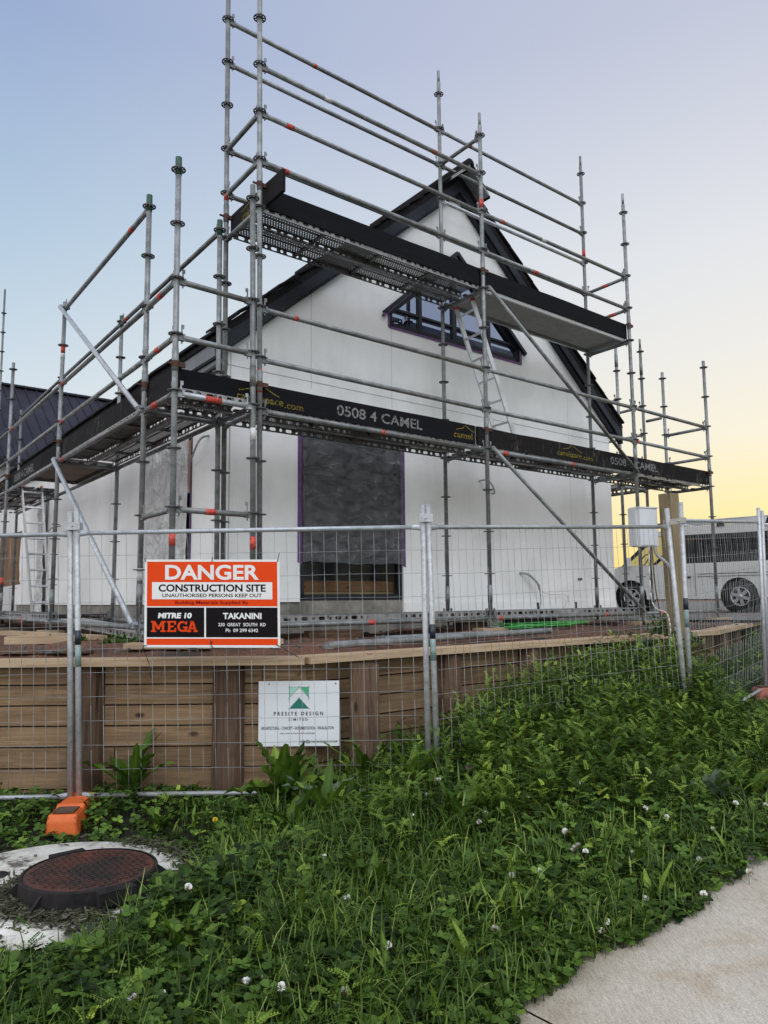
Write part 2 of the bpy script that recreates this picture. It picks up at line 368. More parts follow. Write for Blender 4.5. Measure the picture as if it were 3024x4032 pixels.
DRY = leafmat('dry_clippings', [(0, (.028, .030, .018)), (.6, (.075, .078, .05)), (1, (.15, .14, .10))], .9, .1)
PEBBLE = speck('stone', (.05, .05, .055), (.16, .155, .15), 30, .8)

# ------------------------------------------------------------------ mesh builder
WL = {}
class MB:
    def __init__(s): s.v = []; s.f = []; s.m = []; s.s = []; s.uv = []
    def face(s, pts, m=0, smooth=False, uv=None):
        i = len(s.v); s.v.extend([tuple(p) for p in pts]); s.f.append(tuple(range(i, i + len(pts)))); s.m.append(m); s.s.append(smooth)
        s.uv.extend(uv if uv else [(0, 0)] * len(pts))
    def quad(s, a, b, c, d, m=0, smooth=False):
        a, b, c, d = map(Vector, (a, b, c, d)); w = (b - a).length; h = (d - a).length
        s.face((a, b, c, d), m, smooth, [(0, 0), (w, 0), (w, h), (0, h)])
    def obox(s, o, ex, ey, ez, m=0, uvo=(0, 0)):
        """box from corner o and three edge vectors; uv.x runs along the longest edge"""
        o, ex, ey, ez = map(Vector, (o, ex, ey, ez))
        if ex.cross(ey).dot(ez) < 0: o = o + ex; ex = -ex
        L = [ex.length, ey.length, ez.length]; k = L.index(max(L))
        P = lambda a, b, c: o + ex * a + ey * b + ez * c
        fs = [((0,0,0),(0,1,0),(1,1,0),(1,0,0)), ((0,0,1),(1,0,1),(1,1,1),(0,1,1)), ((0,0,0),(1,0,0),(1,0,1),(0,0,1)),
              ((1,0,0),(1,1,0),(1,1,1),(1,0,1)), ((1,1,0),(0,1,0),(0,1,1),(1,1,1)), ((0,1,0),(0,0,0),(0,0,1),(0,1,1))]
        for q, fc in enumerate(fs):
            oth = [j for j in range(3) if j != k]
            uv = [(c[k] * L[k] + uvo[0], c[oth[0]] * L[oth[0]] + c[oth[1]] * L[oth[1]] + uvo[1]) for c in fc]
            s.face([P(*c) for c in fc], m, False, uv)
    def box(s, c, sx, sy, sz, m=0, ax=Vector((1,0,0)), ay=Vector((0,1,0)), az=Vector((0,0,1))):
        c = Vector(c); s.obox(c - ax * sx / 2 - ay * sy / 2 - az * sz / 2, ax * sx, ay * sy, az * sz, m)
    def tube(s, p0, p1, r, n=10, m=0, caps=True, r1=None):
        p0, p1 = Vector(p0), Vector(p1); d = p1 - p0; L = d.length
        if L < 1e-6: return
        d /= L; r1 = r if r1 is None else r1
        a = d.orthogonal().normalized(); b = d.cross(a)
        ring = [(math.cos(2*math.pi*i/n), math.sin(2*math.pi*i/n)) for i in range(n)]
        A = [p0 + (a*x + b*y)*r for x, y in ring]; B = [p1 + (a*x + b*y)*r1 for x, y in ring]
        for i in range(n):
            j = (i+1) % n; c0 = 2*math.pi*r*i/n; c1 = 2*math.pi*r*(i+1)/n
            s.face((A[i], A[j], B[j], B[i]), m, True, [(0, c0), (0, c1), (L, c1), (L, c0)])
        if caps:
            s.face(A[::-1], m); s.face(B, m)
    def poly(s, pts, r, n=6, m=0):
        pts = [Vector(p) for p in pts]
        for i in range(len(pts)-1):
            s.tube(pts[i], pts[i+1], r, n, m, True)
    def lathe(s, o, prof, n=24, m=0, ax=Z, smooth=True, cap0=False, cap1=False):
        o = Vector(o); ax = Vector(ax).normalized(); a = ax.orthogonal().normalized(); b = ax.cross(a)
        rings = [[o + ax*h + (a*math.cos(2*math.pi*i/n) + b*math.sin(2*math.pi*i/n))*r for i in range(n)] for r, h in prof]
        for q in range(len(rings)-1):
            for i in range(n):
                j = (i+1) % n; s.face((rings[q][i], rings[q][j], rings[q+1][j], rings[q+1][i]), m, smooth)
        if cap0: s.face(rings[0][::-1], m)
        if cap1: s.face(rings[-1], m)
    def prism(s, pts2, fn, d, m=0, ms=None):
        """2D polygon mapped by fn to 3D, extruded by vector d"""
        d = Vector(d); A = [Vector(fn(*p)) for p in pts2]; B = [p + d for p in A]
        s.face(A, m, False, list(pts2)); s.face(B[::-1], m, False, list(pts2)[::-1])
        n = len(A)
        for i in range(n):
            j = (i+1) % n; s.face((A[j], A[i], B[i], B[j]), m if ms is None else ms)
    def holed(s, outer, holes, fn, d, m=0):
        d = Vector(d); loops = [[Vector((x, y, 0)) for x, y in l] for l in [outer] + holes]
        flat = [p for l in loops for p in l]
        for tri in tessellate_polygon(loops):
            P = [flat[i] for i in tri]; Q = [Vector(fn(p.x, p.y)) for p in P]
            s.face(Q, m, False, [(p.x, p.y) for p in P]); s.face([q + d for q in Q][::-1], m, False, [(p.x, p.y) for p in P][::-1])
        for l in loops:
            A = [Vector(fn(p.x, p.y)) for p in l]
            for i in range(len(A)):
                j = (i+1) % len(A); s.face((A[i], A[j], A[j] + d, A[i] + d), m)
    def text(s, body, o, ex, ey, w, h, m=0, bold=0.0, shear=0.0):
        """lettering stretched to the rectangle o + ex*w, ey*h"""
        vs, ps = text_mesh(body, bold, shear)
        o, ex, ey = Vector(o), Vector(ex).normalized(), Vector(ey).normalized()
        x0, x1 = vs[:, 0].min(), vs[:, 0].max(); y0, y1 = vs[:, 1].min(), vs[:, 1].max()
        for p in ps:
            s.face([o + ex * ((vs[i, 0] - x0) / (x1 - x0) * w) + ey * ((vs[i, 1] - y0) / (y1 - y0) * h) for i in p], m)
    def build(s, name, mats, parent=None):
        V_ = np.array(s.v, dtype=float).reshape(-1, 3)
        c = (V_.min(0) + V_.max(0)) / 2 if parent is not None else np.array([(V_[:,0].min()+V_[:,0].max())/2, (V_[:,1].min()+V_[:,1].max())/2, V_[:,2].min()])
        me = bpy.data.meshes.new(name); me.from_pydata((V_ - c).tolist(), [], s.f)
        uvl = me.uv_layers.new(name='uv'); uvl.data.foreach_set('uv', np.array(s.uv, dtype=np.float32).ravel())
        me.polygons.foreach_set('material_index', s.m); me.polygons.foreach_set('use_smooth', s.s)
        for x in (mats if isinstance(mats, (list, tuple)) else [mats]): me.materials.append(x)
        bm = bmesh.new(); bm.from_mesh(me); bmesh.ops.remove_doubles(bm, verts=bm.verts, dist=1e-5); bm.to_mesh(me); bm.free()
        me.update()
        ob = bpy.data.objects.new(name, me); COL.objects.link(ob)
        place(ob, Vector(c), parent)
        return ob
def place(ob, c, parent=None):
    WL[ob.name] = Vector(c)
    if parent is not None: ob.parent = parent; ob.location = Vector(c) - WL[parent.name]
    else: ob.location = c
_TX = {}
def text_mesh(body, bold, shear):
    k = (body, bold, shear)
    if k not in _TX:
        cu = bpy.data.curves.new('lettering', 'FONT'); cu.body = body; cu.offset = bold; cu.shear = shear; cu.resolution_u = 4
        ob = bpy.data.objects.new('lettering', cu); COL.objects.link(ob)
        bpy.context.view_layer.update()
        me = bpy.data.meshes.new_from_object(ob.evaluated_get(bpy.context.evaluated_depsgraph_get()))
        vs = np.array([v.co[:2] for v in me.vertices]); ps = [tuple(p.vertices) for p in me.polygons]
        if ps and me.polygons[0].normal.z < 0: ps = [p[::-1] for p in ps]
        bpy.data.objects.remove(ob); bpy.data.curves.remove(cu); bpy.data.meshes.remove(me)
        _TX[k] = (vs, ps)
    return _TX[k]
def tag(o, label=None, cat=None, group=None, kind=None):
    if label: o['label'] = label
    if cat: o['category'] = cat
    if group: o['group'] = group
    if kind: o['kind'] = kind
    return o
def thing(name, label, cat, loc, group=None):
    o = bpy.data.objects.new(name, None); o.empty_display_size = .2; COL.objects.link(o); place(o, Vector(loc))
    return tag(o, label, cat, group)
def dup(o, c, parent=None):
    n = o.copy(); COL.objects.link(n); place(n, Vector(c), parent); return n

# ------------------------------------------------------------------ terrain
def ac(x, y): return x * U.x + y * U.y, x * NG.x + y * NG.y
PATH_C = 1.937
def gz(x, y):
    """height of the verge in front of the retaining wall"""
    a, c = ac(x, y)
    z = .045 * (a - 2.2) if a > -2 else -.19
    z = min(z, .9)
    t = max(0., min(1., (c - PATH_C) / 1.2))
    z += .11 * t * t * (3 - 2 * t)
    q = max(0., min(1., (1.25 - math.hypot(x + 1.77, y - 4.2)) / .45)); q = q*q*(3 - 2*q)
    z = z*(1 - q) + min(z, .0)*q
    if x > 3.0: z -= .10*min(1, (x - 3.0)/.8)*max(0, min(1, (y - 6.8)/.8))
    return z
KINK = Vector((-.577, 5.66, 0)); WA = Vector((-9.0, 5.70, 0)); WB = KINK + U * 5.97; WC = WB + Vector((math.cos(R(57)), math.sin(R(57)), 0)) * 7.0
def ground_sheet():
    xs = np.concatenate([np.linspace(-400, -12, 6), np.linspace(-8, 14, 75), np.linspace(20, 400, 6)])
    ys = np.concatenate([np.linspace(-300, -12, 5), np.linspace(-6, 16, 75), np.linspace(22, 40, 3)])
    m = MB(); nx = len(xs)
    vs = [(x, y, gz(x, y) - .02) for y in ys for x in xs]
    me = bpy.data.meshes.new('ground'); fs = [(j*nx+i, j*nx+i+1, (j+1)*nx+i+1, (j+1)*nx+i) for j in range(len(ys)-1) for i in range(nx-1)]
    me.from_pydata(vs, [], fs); me.materials.append(SOIL)
    me.polygons.foreach_set('use_smooth', [True]*len(fs))
    o = bpy.data.objects.new('ground', me); COL.objects.link(o); WL[o.name] = Vector()
    tag(o, 'dark earth verge sloping up from footpath to timber retaining wall', 'ground', kind='structure')
ground_sheet()
def footpath():
    m = MB()
    # slabs follow the slope; a saw cut between every pair
    d = -NG
    for i in range(-6, 14):
        a0, a1 = 2.30 + i * 3.0, 2.30 + (i + 1) * 3.0 - .010
        P = lambda a, c, dz: U * a + NG * c + Z * (max(-.19, .045 * (a - 2.2)) + dz)
        for c0, c1 in ((PATH_C + .2, .45),):
            m.quad(P(a0, c0, .004), P(a0, c1, .004), P(a1, c1, .004), P(a1, c0, .004))
            m.quad(P(a0, c0, -.1), P(a0, c0, .004), P(a1, c0, .004), P(a1, c0, -.1))
    o = m.build('footpath', PATH); tag(o, 'pale concrete footpath at the lower right of the picture', 'footpath', kind='structure')
footpath()
def site():
    wl = [Vector((-60, 5.9, 0)), WA + Vector((0, .12, 0)), KINK + Vector((0, .13, 0)), WB + NG * .12, WC + Vector((-.1, .06, 0)), WC + Vector((14, 12, 0)), Vector((300, 120, 0)), Vector((300, 700, 0)), Vector((-300, 700, 0)), Vector((-300, 5.9, 0))]
    m = MB(); m.face([(p.x, p.y, .98) for p in wl])
    o = m.build('site_base', SITE); tag(o, 'level red earth building site behind the retaining wall', 'ground', kind='structure')
    # lumpy near part
    xs = np.linspace(-9, 11, 110); ys = np.linspace(5.6, 20, 90); nx = len(xs)
    def inside(x, y):
        p = Vector((x, y, 0))
        if y < 5.78 + (.0 if x > -.577 else 0): return False
        if x > -.6 and (p - KINK).dot(NG) < .12: return False
        if (p - WB).dot(Vector((-math.sin(R(57)), math.cos(R(57)), 0))) < .1 and (p - WB).dot(U) > -.6: return False
        return True
    def h(x, y):
        a, c = ac(x, y); e = (Vector((x, y, 0)) - KINK).dot(NG) if x > -.577 else y - 5.66
        base = 1.03 + min(1, max(0, (e - .15) / .7)) * .09
        return base + .018*math.sin(3.1*x+1.3*y) + .014*math.sin(7.3*y-4.1*x) + .012*math.sin(13*x+9*y)
    vs = [(x, y, h(x, y)) for y in ys for x in xs]
    fs = [(j*nx+i, j*nx+i+1, (j+1)*nx+i+1, (j+1)*nx+i) for j in range(len(ys)-1) for i in range(nx-1) if all(inside(xs[i+p], ys[j+q]) for p in (0, 1) for q in (0, 1))]
    me = bpy.data.meshes.new('site_soil'); me.from_pydata(vs, [], fs); me.materials.append(SITE); me.polygons.foreach_set('use_smooth', [True]*len(fs))
    bm = bmesh.new(); bm.from_mesh(me); bmesh.ops.delete(bm, geom=[v for v in bm.verts if not v.link_faces], context='VERTS'); bm.to_mesh(me); bm.free()
    o = bpy.data.objects.new('site_soil', me); COL.objects.link(o); WL[o.name] = Vector()
    tag(o, 'red brown bare soil around the foot of the scaffolding', 'soil', kind='structure')
    # gravel yard under the van
    m = MB(); q = [(3.6, 12.6), (5.6, 11.6), (7.0, 13.6), (14, 14), (40, 20), (40, 60), (1, 60), (1.6, 16)]
    m.face([(x, y, 1.145) for x, y in q]); o = m.build('gravel_yard', GRAVEL); tag(o, 'grey gravel yard under the white van', 'gravel', kind='structure')
site()

# ------------------------------------------------------------------ house
HU0, HU1, HV0, HV1 = .18, 7.19, 1.08, 11.7
RU = 3.69; SL = .835
def rz(u): return 4.38 + SL * ((u if u < RU else 2*RU - u) - .05)      # outer roof line on the gable
house = thing('house', 'unfinished white gabled house with black barge boards behind the scaffolding', 'house', G(3.7, 5, 1.1))
def gface(u, z, v=HV0): return G(u, v, z)
LW = (1.11, 2.65, 1.50, 3.86)
upw = [(2.45, 4.965), (5.02, 4.965), (5.02, 5.20), (3.694, 6.25), (2.45, 5.20)]
m = MB()
outer = [(HU0, 1.486), (LW[0], 1.486), (LW[0], 1.50), (LW[0]+.001, 3.86), (LW[1], 3.86), (LW[1], 1.344), (HU1, 1.344), (HU1, rz(HU1) - .2), (RU, rz(RU) - .2), (HU0, rz(HU0) - .2)]
m.holed(outer, [upw], gface, V * .16)
m.build('gable_wall', WALL, house)
m = MB()
for (u0, z0, u1, z1, wd) in ((1.255, 1.5, 1.255, 5.3, .006), (2.488, 3.9, 2.488, 4.96, .004), (6.1, 1.4, 6.1, 5.0, .004), (HU0, 4.03, HU1, 4.03, .010), (.205, 1.5, .205, 4.3, .012)):
    if u0 == 1.255:
        for za, zb in ((3.95, 5.2),): m.obox(gface(u0, za, HV0 - .0015), U * wd, Z * (zb - za), V * .003)
    elif u0 == u1: m.obox(gface(u0, z0, HV0 - .0015), U * wd, Z * (z1 - z0), V * .003)
    else: m.obox(gface(u0, z0, HV0 - .0025), U * (u1 - u0), Z * wd, V * .003)
m.build('board_joint', JOINT, house)
# skirting trim on the right, foundation
m = MB()
m.obox(gface(LW[1] + .012, 1.344, HV0 - .012), U * (HU1 - LW[1] - .012), Z * .125, V * .011)
m.build('base_trim', WALL, house)
m = MB()
m.obox(G(HU0 + .02, HV0 + .03, .9), U * (HU1 - HU0 - .04), V * .1, Z * .596)
m.obox(G(HU0 + .03, HV0 + .14, .9), U * .1, V * (HV1 - HV0 - .2), Z * .57)
m.build('foundation', CONCD, house)
# side wall with opening
def sface(v, z, u=HU0): return G(u, v, z)
SW = (2.07, 3.56, 1.62, 3.42)
m = MB()
m.holed([(HV0 + .16, 1.465), (HV1, 1.465), (HV1, 4.20), (HV0 + .16, 4.20)], [[(SW[0], SW[2]), (SW[1], SW[2]), (SW[1], SW[3]), (SW[0], SW[3])], [(8.95, 1.47 + .01), (9.42, 1.47 + .01), (9.42, 3.6), (8.95, 3.6)]], sface, U * .15)
m.obox(G(HU0, HV0 + .1605, 1.465), U * .15, V * .0, Z * 2.7) if False else None
m.build('side_wall', WALL, house)
m = MB()
m.obox(G(HU1 - .15, HV0 + .165, 1.3), U * .15, V * (HV1 - HV0 - .17), Z * 2.9); m.build('far_wall', WALL, house)
m = MB(); m.obox(G(HU0 + .16, HV1 - .16, 1.3), U * (HU1 - HU0 - .32), V * .15, Z * 2.9); m.build('back_wall', WALL, house)
m = MB()
for v, h0 in ((2.9, 1.5), (5.1, 1.5), (7.3, 1.5), (10.4, 1.5)):
    m.obox(sface(v, h0, HU0 - .0015), V * .005, Z * 2.6, U * .003)
m.build('board_joint', JOINT, house)
# bare brown patch at the far end of the side wall
m = MB()
ed = [(11.15, 1.9), (11.32, 1.98), (11.30, 2.1), (11.38, 2.3), (11.36, 2.6), (11.30, 2.85), (11.22, 2.92), (11.2, 3.02)]
m.prism([(13.6, 1.86)] + [(a + .0, b) for a, b in ed] + [(13.6, 3.05)], lambda v, z: sface(v, z, HU0 - .004), U * -.003)
m.build('bare_board', BROWNW, house)
# interior: floor, partition, timber stack behind the lower window
m = MB(); m.obox(G(HU0 + .2, HV0 + .2, 1.32), U * 6.6, V * 10.2, Z * .06); m.build('floor', CONC, house)
m = MB(); m.obox(G(HU0 + .3, HV0 + 2.6, 1.385), U * 6.3, V * .1, Z * 2.6); m.build('partition', SOFF, house)
m = MB()
for q in range(3):
    m.obox(G(.8, HV0 + .165 + .01*q, 1.40 + .068 * q), U * 2.2, V * .4, Z * .063)
m.build('timber_stack', WARMP, house)
m = MB(); m.obox(G(.6, HV0 + .20, 1.605), U * 2.6, V * .35, Z * .125); m.build('timber_beam', WARMD, house)
# roof
roofp = bpy.data.objects.new('roof', None)
def roof():
    m = MB(); v0, v1 = HV0 - .12, HV1 + .2
    th = Z * -.10
    for sgn in (0, 1):
        uu = lambda u: u if sgn == 0 else 2*RU - u
        ue = 0.0
        P = lambda u, v, dz: G(uu(u), v, rz(u) + dz if u <= RU else 0)
        a, b, c, d = P(ue, v0, .02), P(RU, v0, .02), P(RU, v1, .02), P(ue, v1, .02)
        q = [a, b, c, d]
        m.face(q if sgn else q[::-1]); m.face([p + th for p in (q[::-1] if sgn else q)])
        for i in range(4):
            j = (i+1) % 4; m.face((q[i], q[j], q[j] + th, q[i] + th))
        # tile courses showing as a stepped edge along verge and eave
        n = 15; du = (RU - ue) / n
        for i in range(n):
            u0 = ue - .03 + i * du; u1 = u0 + du * 1.08
            for vv, ww in ((v0 - .035 + random.uniform(-.02, .012), .3),):
                A = G(uu(u0), vv, rz(0) + SL*u0 + .055); B = G(uu(u1), vv, rz(0) + SL*u1 + .026)
                m.obox(A, B - A, V * ww, Z * .028)
        for i in range(36):
            vv = v0 + i * .33; A = G(uu(-.045), vv, rz(0) - .02 + random.uniform(-.006, .006))
            m.obox(A, (U if sgn == 0 else -U) * .2 + Z * .167, V * .315, Z * .03)
    return m.build('roof', TILE, house)
rf = roof()
# flying ridge piece at the apex
m = MB()
for sgn in (1, -1):
    for q, (ext, hw) in enumerate(((.34, .36),)):
        A = G(RU, HV0 - ext, rz(RU) + .05); B = G(RU + sgn * hw, HV0 - ext, rz(RU) + .05 - SL * hw)
        m.obox(A, B - A, V * (ext + .3), Z * -.045)
m.build('ridge_overhang', SOFF, rf)
m = MB()
for sgn in (1, -1):
    for i in range(3):
        a, b = .13 * i, .13 * i + .15
        A = G(RU + sgn * a, HV0 - .36 + .02*i, rz(RU) + .085 - SL * a - .004*i); B = G(RU + sgn * b, HV0 - .36 + .02*i, rz(RU) + .07 - SL * b)
        m.obox(A, B - A, V * .6, Z * -.03)
m.lathe(G(RU, HV0 - .34, rz(RU) + .06), [(.075, 0), (.075, 12.5)], 10, 0, V, True, True, True)
m.build('ridge_cap', TILE, rf)
# loose tiles left along the verge
for u, lab in ((1.12, 'small stack of dark tiles left low on the roof verge'), (2.28, 'dark tiles left halfway up the roof verge'), (3.02, 'dark tiles left near the roof peak')):
    m = MB()
    for q in range(3):
        A = G(u + .02*q, HV0 - .16 + .03*q, rz(u) + .06 + .035*q); e = (U + Z*(SL*(.55 + .15*q))).normalized()
        m.obox(A, e*(.30 - .03*q), V*.33, Z*.022)
    tag(m.build('loose_tile_stack', TILE), lab, 'tiles', 'loose tiles on the roof')
# barge boards
for sgn in (0, 1):
    m = MB(); uu = (lambda u: u) if sgn == 0 else (lambda u: 2*RU - u)
    f = lambda u, z: G(uu(u), HV0 - .115, z)
    u0 = .02
    m.prism([(u0, rz(u0) - .23), (u0, rz(u0) - .0), (RU, rz(RU)), (RU, rz(RU) - .25)], f, V * .03)
    m.build('barge_board', DARKM, house)
    m = MB()
    m.prism([(HU0 - .05, rz(HU0 - .05) - .285), (HU0 - .05, rz(HU0 - .05) - .25), (RU, rz(RU) - .252), (RU, rz(RU) - .285)], lambda u, z: G(uu(u), HV0 - .084, z), V * .082)
    m.prism([(u0, rz(u0) - .028), (u0, rz(u0) - .018), (RU, rz(RU) - .018), (RU, rz(RU) - .028)], lambda u, z: G(uu(u), HV0 - .119, z), V * .003)
    m.build('barge_trim', FRAME, house)
# right hand barge foot
m = MB(); m.prism([(7.17, rz(.21) - .23), (7.42, rz(.0) - .30), (7.42, rz(0) - .02), (7.3, rz(.06))], lambda u, z: G(u, HV0 - .12, z), V * .1); m.build('barge_foot', DARKM, house)
# fascia along the eave
m = MB(); m.obox(G(.02, HV0, 4.10), V * (HV1 - HV0 + .1), U * .03, Z * .17); m.build('fascia', GREYF, house)
m = MB()
m.obox(G(.03, HV0, 4.085), V * (HV1 - HV0 + .1), U * .03, Z * .014)
m.obox(G(.12, HV0, 4.00), V * (HV1 - HV0 + .1), U * .02, Z * .03)
m.build('soffit_trim', FRAME, house)
m = MB(); m.obox(G(.06, HV0, 4.03), V * (HV1 - HV0 + .1), U * .118, Z * .05); m.build('soffit', GREYF, house)
# windows ----------------------------------------------------------
def bar(m, p, q, w, fn, dpt, mm=0):
    """frame bar of width w between 2D points p, q in the wall plane"""
    p, q = Vector(p), Vector(q); d = (q - p).normalized(); n = Vector((-d.y, d.x)) * w / 2
    m.prism([tuple(p - n), tuple(q - n), tuple(q + n), tuple(p + n)], fn, dpt, mm)
win = thing('window', None, None, G(3.7, HV0, 4.97)); win.name = 'window'; WL[win.name] = G(3.7, HV0, 4.97)
win.parent = house; win.location = WL[win.name] - WL[house.name]
win['label'] = 'wide peaked upper window with dark frame and purple tape'
fw = lambda u, z: G(u, HV0 + .02, z)
m = MB(); n = len(upw)
ins = [(2.45+.04, 4.965+.04), (5.02-.04, 4.965+.04), (5.02-.04, 5.18), (3.694, 6.19), (2.45+.04, 5.18)]
for i in range(n): bar(m, ins[i], ins[(i+1) % n], .08, fw, V * .06)
for u in (3.02, 3.66, 4.36):
    zt = 5.20 + .8 * (min(u, 2*RU - u) - 2.45)
    bar(m, (u, 4.98), (u, zt), .075 if u == 3.66 else .055, fw, V * .055)
bar(m, (2.5, 5.24), (4.97, 5.24), .03, lambda u, z: G(u, HV0 + .022, z), V * .05)
m.build('frame', FRAME, win)
m = MB(); m.prism(ins, lambda u, z: G(u, HV0 + .05, z), V * .006); m.build('pane', GLASSM, win)
m = MB(); out_ = upw
for i in range(n):
    if i in (0, 1, 4): bar(m, out_[i], out_[(i+1) % n], .03, lambda u, z: G(u, HV0 - .008, z), V * .006)
m.build('tape', PURPLE, win)
m = MB()
for a, b in (((2.36, 5.13), (3.694, 6.30)), ((3.694, 6.30), (5.10, 5.12))): bar(m, a, b, .05, lambda u, z: G(u, HV0 - .05, z), V * .05)
m.build('head_flashing', FRAME, win)
m = MB(); bar(m, (2.34, 5.085), (3.0, 5.67), .03, lambda u, z: G(u, HV0 - .048, z), V * .04); m.build('tape', PURPLE, win)
m = MB(); m.prism([(3.72, 5.42), (4.02, 5.0), (4.2, 5.3), (3.95, 5.75)], lambda u, z: G(u, HV0 + .075, z), V * .004); m.build('masking_sheet', GRNL, win)
win2 = thing('window', None, None, G(1.9, HV0, 1.5)); win2.parent = house; win2.location = WL[win2.name] - WL[house.name]
win2['label'] = 'tall lower window half covered with clear plastic'
m = MB(); a, b, c, d = LW; w = .07
for p, q in (((a, c+w/2), (b, c+w/2)), ((a+w/2, c), (a+w/2, d)), ((b-w/2, c), (b-w/2, d)), ((a, d-w/2), (b, d-w/2)), ((a, 3.0), (b, 3.0))): bar(m, p, q, w if q[1] != 3.0 else .10, lambda u, z: G(u, HV0 + .03, z), V * .07)
m.build('frame', FRAME, win2)
m = MB(); m.prism([(a+.05, c+.05), (b-.05, c+.05), (b-.05, d-.05), (a+.05, d-.05)], lambda u, z: G(u, HV0 + .065, z), V * .006); m.build('pane', GLASS, win2)
m = MB()
for u in (a - .005, b + .005): m.prism([(u-.03, 1.93), (u+.03, 1.90), (u+.03, d), (u-.03, d)], lambda u, z: G(u, HV0 - .006, z), V * .004)
m.build('tape', PURPLE, win2)
def sheet(nx, nz, u0, u1, z0, z1, fn, amp, seed):
    m = MB(); r = np.random.default_rng(seed)
    ph = r.uniform(0, 6.28, 8); k = r.uniform(2, 9, 8); kz = r.uniform(2, 11, 8)
    def dsp(u, z):
        return amp * sum(math.sin(k[i]*u*1.7 + kz[i]*z*1.3 + ph[i] + 1.5*math.sin(kz[i]*z + ph[7-i])) for i in range(8)) / 3.2
    P = lambda i, j: fn(u0 + (u1-u0)*i/nx, (z0 + .008*math.sin(9*i/nx) + .005*math.sin(23*i/nx)) + (z1 - z0)*j/nz, dsp(u0 + (u1-u0)*i/nx, z0 + (z1-z0)*j/nz) * math.sin(math.pi*max(.06, min(.94, i/nx))))
    for i in range(nx):
        for j in range(nz): m.face((P(i, j), P(i+1, j), P(i+1, j+1), P(i, j+1)), 0, True)
    return m
sheet(40, 60, a + .02, b - .02, 1.93, d, lambda u, z, e: G(u, HV0 - .012 - max(0, .018 + e), z), .022, 3).build('plastic_sheet', PLASTIC, win2)
win3 = thing('window', None, None, G(HU0, 2.8, 1.6)); win3.parent = house; win3.location = WL[win3.name] - WL[house.name]
win3['label'] = 'side opening wrapped in wrinkled clear plastic'
m = MB(); a, b, c, d = SW
for p, q in (((a, c+.035), (b, c+.035)), ((a+.035, c), (a+.035, d)), ((b-.035, c), (b-.035, d)), ((a, d-.035), (b, d-.035))): bar(m, p, q, .07, lambda v, z: sface(v, z, HU0 + .03), U * .06)
m.build('frame', FRAME, win3)
m = MB(); m.prism([(a+.03, c+.03), (b-.03, c+.03), (b-.03, d-.03), (a+.03, d-.03)], lambda v, z: sface(v, z, HU0 + .05), U * .006); m.build('pane', GLASS, win3)
sheet(36, 46, a - .02, b + .02, c - .02, d + .05, lambda v, z, e: sface(v, z, HU0 - .015 - max(0, .03 + e)), .03, 11).build('plastic_sheet', FOIL, win3)
m = MB(); m.prism([(a - .055, c), (a - .02, c), (a - .02, d), (a - .055, d)], lambda v, z: sface(v, z, HU0 - .005), U * .004); m.build('tape', PURPLE, win3)
m = MB(); m.obox(sface(a - .02, 2.75, HU0 - .04), V * .045, U * .03, Z * .62); m.build('timber_batten', PINEC, win3)
sheet(8, 40, 8.9, 9.46, 1.33, 3.62, lambda v, z, e: sface(v, z, HU0 - .02 - max(0, .05 + e)), .06, 5).build('foil_wrap', FOIL, house)
# cables poking out of the walls
def cable(name, pts, r, mat, parent=None):
    m = MB(); P = [Vector(p) for p in pts]; Q = []
    for i in range(len(P)-1):
        p0 = P[max(0, i-1)]; p1 = P[i]; p2 = P[i+1]; p3 = P[min(len(P)-1, i+2)]
        for s_ in range(5):
            t = s_/5; Q.append(.5*((2*p1) + (p2-p0)*t + (2*p0-5*p1+4*p2-p3)*t*t + (3*p1-p0-3*p2+p3)*t**3))
    Q.append(P[-1]); m.poly(Q, r, 6); return m.build(name, mat, parent)
gc = lambda u, z, o=.03: G(u, HV0 - o, z)
cable('cable_stub', [gc(4.05, 3.12, 0), gc(4.13, 3.13, .08), gc(4.22, 3.06, .1), gc(4.27, 2.96, .09), gc(4.22, 2.95, .08)], .011, CABLE, house)
cable('cable_stub', [gc(4.85, 1.86, 0), gc(4.95, 1.84, .08), gc(5.12, 1.72, .1), gc(5.18, 1.62, .09)], .016, CABLE, house)
cable('cable_tail', [gc(5.18, 1.62, .09), gc(5.22, 1.45, .07), gc(5.17, 1.30, .06)], .005, BLUE, house)
cable('cable_tail', [gc(5.18, 1.62, .09), gc(5.4, 1.56, .07), gc(5.8, 1.55, .06), gc(5.85, 1.45, .06), gc(5.68, 1.3, .06)], .004, CABLEW, house)
sc_ = lambda v, z, o=.03: sface(v, z, HU0 - o)
cable('cable_stub', [sc_(1.55, 3.34, 0), sc_(1.62, 3.3, .08), sc_(1.8, 3.12, .1), sc_(1.97, 3.06, .06)], .013, CABLE, house)
cable('cable_stub', [sc_(8.0, 2.86, 0), sc_(8.25, 2.83, .1), sc_(8.55, 2.72, .12), sc_(8.7, 2.52, .1)], .012, CABLE, house)
m = MB()
for u in (5.2, 6.1): m.obox(gc(u, 1.34, .022), U * .035, Z * .1, V * .008)
m.box(gc(6.25, 1.79, .012), .08, .02, .03, 0, U, V, Z)
m.build('timber_packer', POLE, house)

